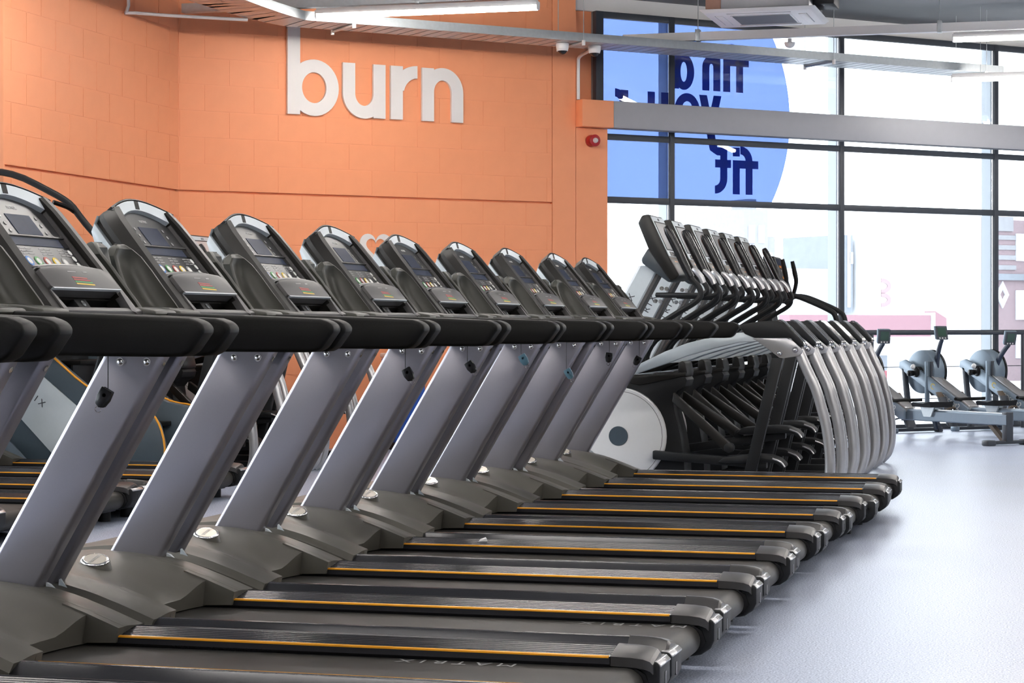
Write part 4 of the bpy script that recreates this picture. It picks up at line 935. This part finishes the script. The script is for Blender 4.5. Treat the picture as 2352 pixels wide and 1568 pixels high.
# ================================================================== rowing machines
def make_rower(label):
    T = thing('rowing_machine', (0, 0, 0), 0, label, 'rower', 'rowing machines by the window')
    # x from the flywheel end to the rear, y across, z up
    b = B(); b.box(-.05, .01, -.30, .30, .012, .045, .008); ff = b.build('front_foot', MT['frame'], T)
    for s in (-1, 1):
        b = B(); b.box(-.06, .02, s * .29 - .03, s * .29 + .03, .0, .05, .01); b.build('foot_pad', MT['pale'] if s < 0 else MT['frame'], ff)
    b = B(); b.hull([(-.05, -.105, .04), (.005, -.105, .04), (.005, -.05, .04), (-.05, -.05, .04)], [(-.13, -.105, .66), (-.085, -.105, .64), (-.085, -.06, .64), (-.13, -.06, .66)], .006); b.build('front_leg', MT['frame'], T)
    # boom plates, one each side of the flywheel
    bpz = [(-.16, .715), (-.08, .735), (.02, .70), (.86, .275), (.86, .185), (.80, .185), (-.17, .650)]
    b = B(); b.prism(bpz, 'y', -.105, -.075, .006); bo = b.build('boom', MT['pale'], T)
    b = B(); b.prism([(.28, .58), (.84, .300), (.84, .255), (.28, .54)], 'y', -.07, .06, .006); b.build('chain_guide', MT['silver2'], T)
    dv = Vector((.84, 0, -.425)).normalized(); uv = Vector((.425, 0, .84)).normalized()
    place(text_mesh('concept2', .085, MT['inkw'], .0006), 'boom_lettering', bo, Vector((.60, -.1062, .345)), dv, uv)
    place(text_mesh('C', .085, MT['yellow'], .0006), 'boom_mark', bo, Vector((.345, -.1062, .475)), dv, uv)
    b = B(); b.prism([(.235, .30), (.265, .30), (.265, .72), (.235, .72)], 'y', -.112, -.07, .004); b.build('boom_post', MT['pale'], T)
    b = B(); b.prism([(.27, .40), (.29, .38), (.29, .72), (.27, .72)], 'y', -.074, -.02, .004); b.build('rear_shield', MT['frame'], T)
    # flywheel housing
    b = B(); b.cyl((.10, -.055, .615), (0, 1, 0), .218, .145, 40, bev=.02); fw = b.build('flywheel_housing', MT['pale'], T)
    b = B(); b.cyl((.10, .088, .615), (0, 1, 0), .222, .022, 40, bev=.005); b.build('housing_rim', MT['blackg'], fw)
    b = B(); b.cyl((.10, -.0545, .615), (0, -1, 0), .055, .06, 16, bev=.006); b.build('damper_knob', MT['blackg'], fw)
    b = B(); b.cyl((.04, -.106, .60), (0, -1, 0), .030, .05, 14, bev=.004); b.build('axle_cap', MT['blackg'], fw)
    b = B(); b.dome((.07, -.115, .665), (0, -1, 0), .028, .03); b.build('light_cap', MT['whitep'], fw)
    # monitor
    b = B(); b.tube([(.285, .0, .66), (.30, .0, .78), (.345, .0, .90), (.37, .0, .94)], [.034, .032, .028, .024], 8, ry=.02, smooth=2); b.build('monitor_arm', MT['dkblue'], T)
    b = B(); b.prism([(.345, .945), (.375, .935), (.350, 1.075), (.318, 1.075)], 'y', -.075, .075, .008); mo = b.build('monitor', MT['pale'], T)
    n = Vector((.14, 0, .025)).normalized(); u = Vector((-.025, 0, .14)).normalized(); o = Vector((.3755, 0, .936))
    for nm, mt, y0, y1, s0, s1, h in (('monitor_face', 'frame', -.072, .072, .004, .138, .003), ('monitor_screen', 'lcd', -.052, .052, .035, .122, .0045)):
        b = B(); b.hull([o + u * s + Vector((0, y, 0)) for y, s in ((y0, s0), (y1, s0), (y1, s1), (y0, s1))], [o + n * h + u * s + Vector((0, y, 0)) for y, s in ((y0, s0), (y1, s0), (y1, s1), (y0, s1))]); b.build(nm, MT[mt], mo, 0)
    for y in (-.035, 0, .035):
        b = B(); b.cyl(o + u * .018 + n * .003 + Vector((0, y, 0)), n, .008, .003, 10); b.build('monitor_button', MT['inkw'], mo)
    b = B(); b.hull([(.22, -.09, .30), (.27, -.09, .30), (.27, -.03, .30), (.22, -.03, .30)], [(.36, -.09, .05), (.41, -.09, .05), (.41, -.03, .05), (.36, -.03, .05)], .004); b.build('frame_strut', MT['dkblue'], T)
    # monorail, rear leg
    b = B(); b.prism([(-.045, .185), (-.045, .268), (-.03, .284), (.03, .284), (.045, .268), (.045, .185), (.03, .175), (-.03, .175)], 'x', .74, 2.20); mr = b.build('monorail', MT['pale'], T, .4)
    b = B(); b.box(.74, 2.20, -.032, .032, .2842, .290); b.build('slide_strip', MT['chrome'], mr, 0)
    b = B(); b.box(2.14, 2.205, -.04, .04, .03, .297, .006); rg = b.build('rear_leg', MT['frame'], T)
    b = B(); b.hull([(1.93, -.025, .178), (1.99, -.025, .178), (1.99, .025, .178), (1.93, .025, .178)], [(2.11, -.025, .03), (2.16, -.025, .03), (2.16, .025, .03), (2.11, .025, .03)]); b.build('rear_brace', MT['tan'], rg, 0)
    b = B(); b.box(2.14, 2.20, -.23, .23, .012, .042, .006); rf = b.build('rear_foot', MT['frame'], T)
    for s in (-1, 1):
        b = B(); b.box(2.125, 2.215, s * .22 - .05, s * .22 + .05, .0, .05, .012); b.build('foot_pad', MT['frame'], rf)
    # seat
    b = B(); rings = []
    for x, dz in ((0, 0), (.03, .012), (.10, .002), (.17, .0), (.23, .014), (.26, .022)):
        rings.append([(1.02 + x, -.15, .345 + dz), (1.02 + x, -.08, .348 + dz * .6), (1.02 + x, .08, .348 + dz * .6), (1.02 + x, .15, .345 + dz), (1.02 + x, .13, .312), (1.02 + x, -.13, .312)])
    b.loft(rings); se = b.build('seat', MT['dark'], T, .6)
    b = B(); b.prism([(1.05, .312), (1.25, .312), (1.20, .22), (1.10, .22)], 'y', -.065, -.048); b.prism([(1.05, .312), (1.25, .312), (1.20, .22), (1.10, .22)], 'y', .048, .065); b.box(1.05, 1.25, -.06, .06, .304, .313); b.build('seat_carriage', MT['galv'], se, 0)
    # foot stretcher, straps, handle
    for s in (-1, 1):
        b = B(); b.hull([(.66, s * .14 - .06, .11), (.70, s * .14 - .06, .09), (.70, s * .14 + .06, .09), (.66, s * .14 + .06, .11)], [(.52, s * .14 - .06, .37), (.55, s * .14 - .06, .38), (.55, s * .14 + .06, .38), (.52, s * .14 + .06, .37)], .006); fp = b.build('footplate', MT['frame'], T)
        b = B(); b.tube([(.62, s * .14 - .062, .22), (.68, s * .14 - .03, .27), (.68, s * .14 + .03, .27), (.62, s * .14 + .062, .22)], .014, 6); b.build('foot_strap', MT['tan'], fp)
        b = B(); b.hull([(.50, s * .14 - .035, .365), (.53, s * .14 - .035, .375), (.53, s * .14 + .035, .375), (.50, s * .14 + .035, .365)], [(.46, s * .14 - .03, .42), (.485, s * .14 - .03, .425), (.485, s * .14 + .03, .425), (.46, s * .14 + .03, .42)], .004); b.build('heel_cup', MT['tan'], fp)
        b = B(); b.hull([(.60, s * .09 - .02, .16), (.65, s * .09 - .02, .16), (.65, s * .09 + .02, .16), (.60, s * .09 + .02, .16)], [(.76, s * .05 - .02, .20), (.80, s * .05 - .02, .20), (.80, s * .05 + .02, .20), (.76, s * .05 + .02, .20)]); b.build('footplate_bracket', MT['frame'], fp, 0)
    b = B(); b.tube([(.78, -.19, .365), (.74, -.09, .36), (.73, 0, .36), (.74, .09, .36), (.78, .19, .365)], .016, 8); b.build('pull_handle', MT['black'], T)
    return T
RW = make_rower('rowing machine partly hidden behind the elliptical legs')
rows_ = [RW, copy_tree(RW), copy_tree(RW)]
rl_ = ['rowing machine whose flywheel hides behind the silver elliptical legs', 'rowing machine with the tall upright monitor, centre of the three', 'rowing machine at the right edge with a tilted monitor']
rear = Vector((-.81, 19.77, 0))
for T, lean in ((rows_[0], .30), (rows_[2], .42)):      # monitors pivoted back towards the seat
    for ch in T.children:
        if ch.name.startswith('monitor'):
            piv = Matrix.Translation((.29, 0, .70)); ch.matrix_local = piv @ Matrix.Rotation(lean, 4, 'Y') @ piv.inverted()
for i, T in enumerate(rows_):
    T.location = rear - NIN * 2.17 + WD * (.80 * i); T.rotation_euler = (0, 0, math.atan2(NIN.y, NIN.x)); T['label'] = rl_[i]

# ================================================================== cleaning station by the wall
S = thing('cleaning_station', wp(1.95, 0, .35), math.atan2(WD.y, WD.x), 'blue cleaning station by the orange wall seen between the uprights', 'cleaning station')
b = B(); b.box(-.16, .16, -.13, .13, .0, .06, .01); b.build('base', MT['dark'], S)
b = B(); b.prism([(-.14, .061), (.14, .061), (.165, .80), (-.165, .80)], 'y', -.12, .12, .02); b.build('bin_body', MT['bluebin'], S)
b = B(); b.box(-.17, .17, -.13, .13, .801, .84, .01); b.build('lid', MT['whitep'], S)
b = B(); b.cyl((0, 0, .841), (0, 0, 1), .08, .14, 20, bev=.01); b.build('wipe_roll', MT['whitep'], S)
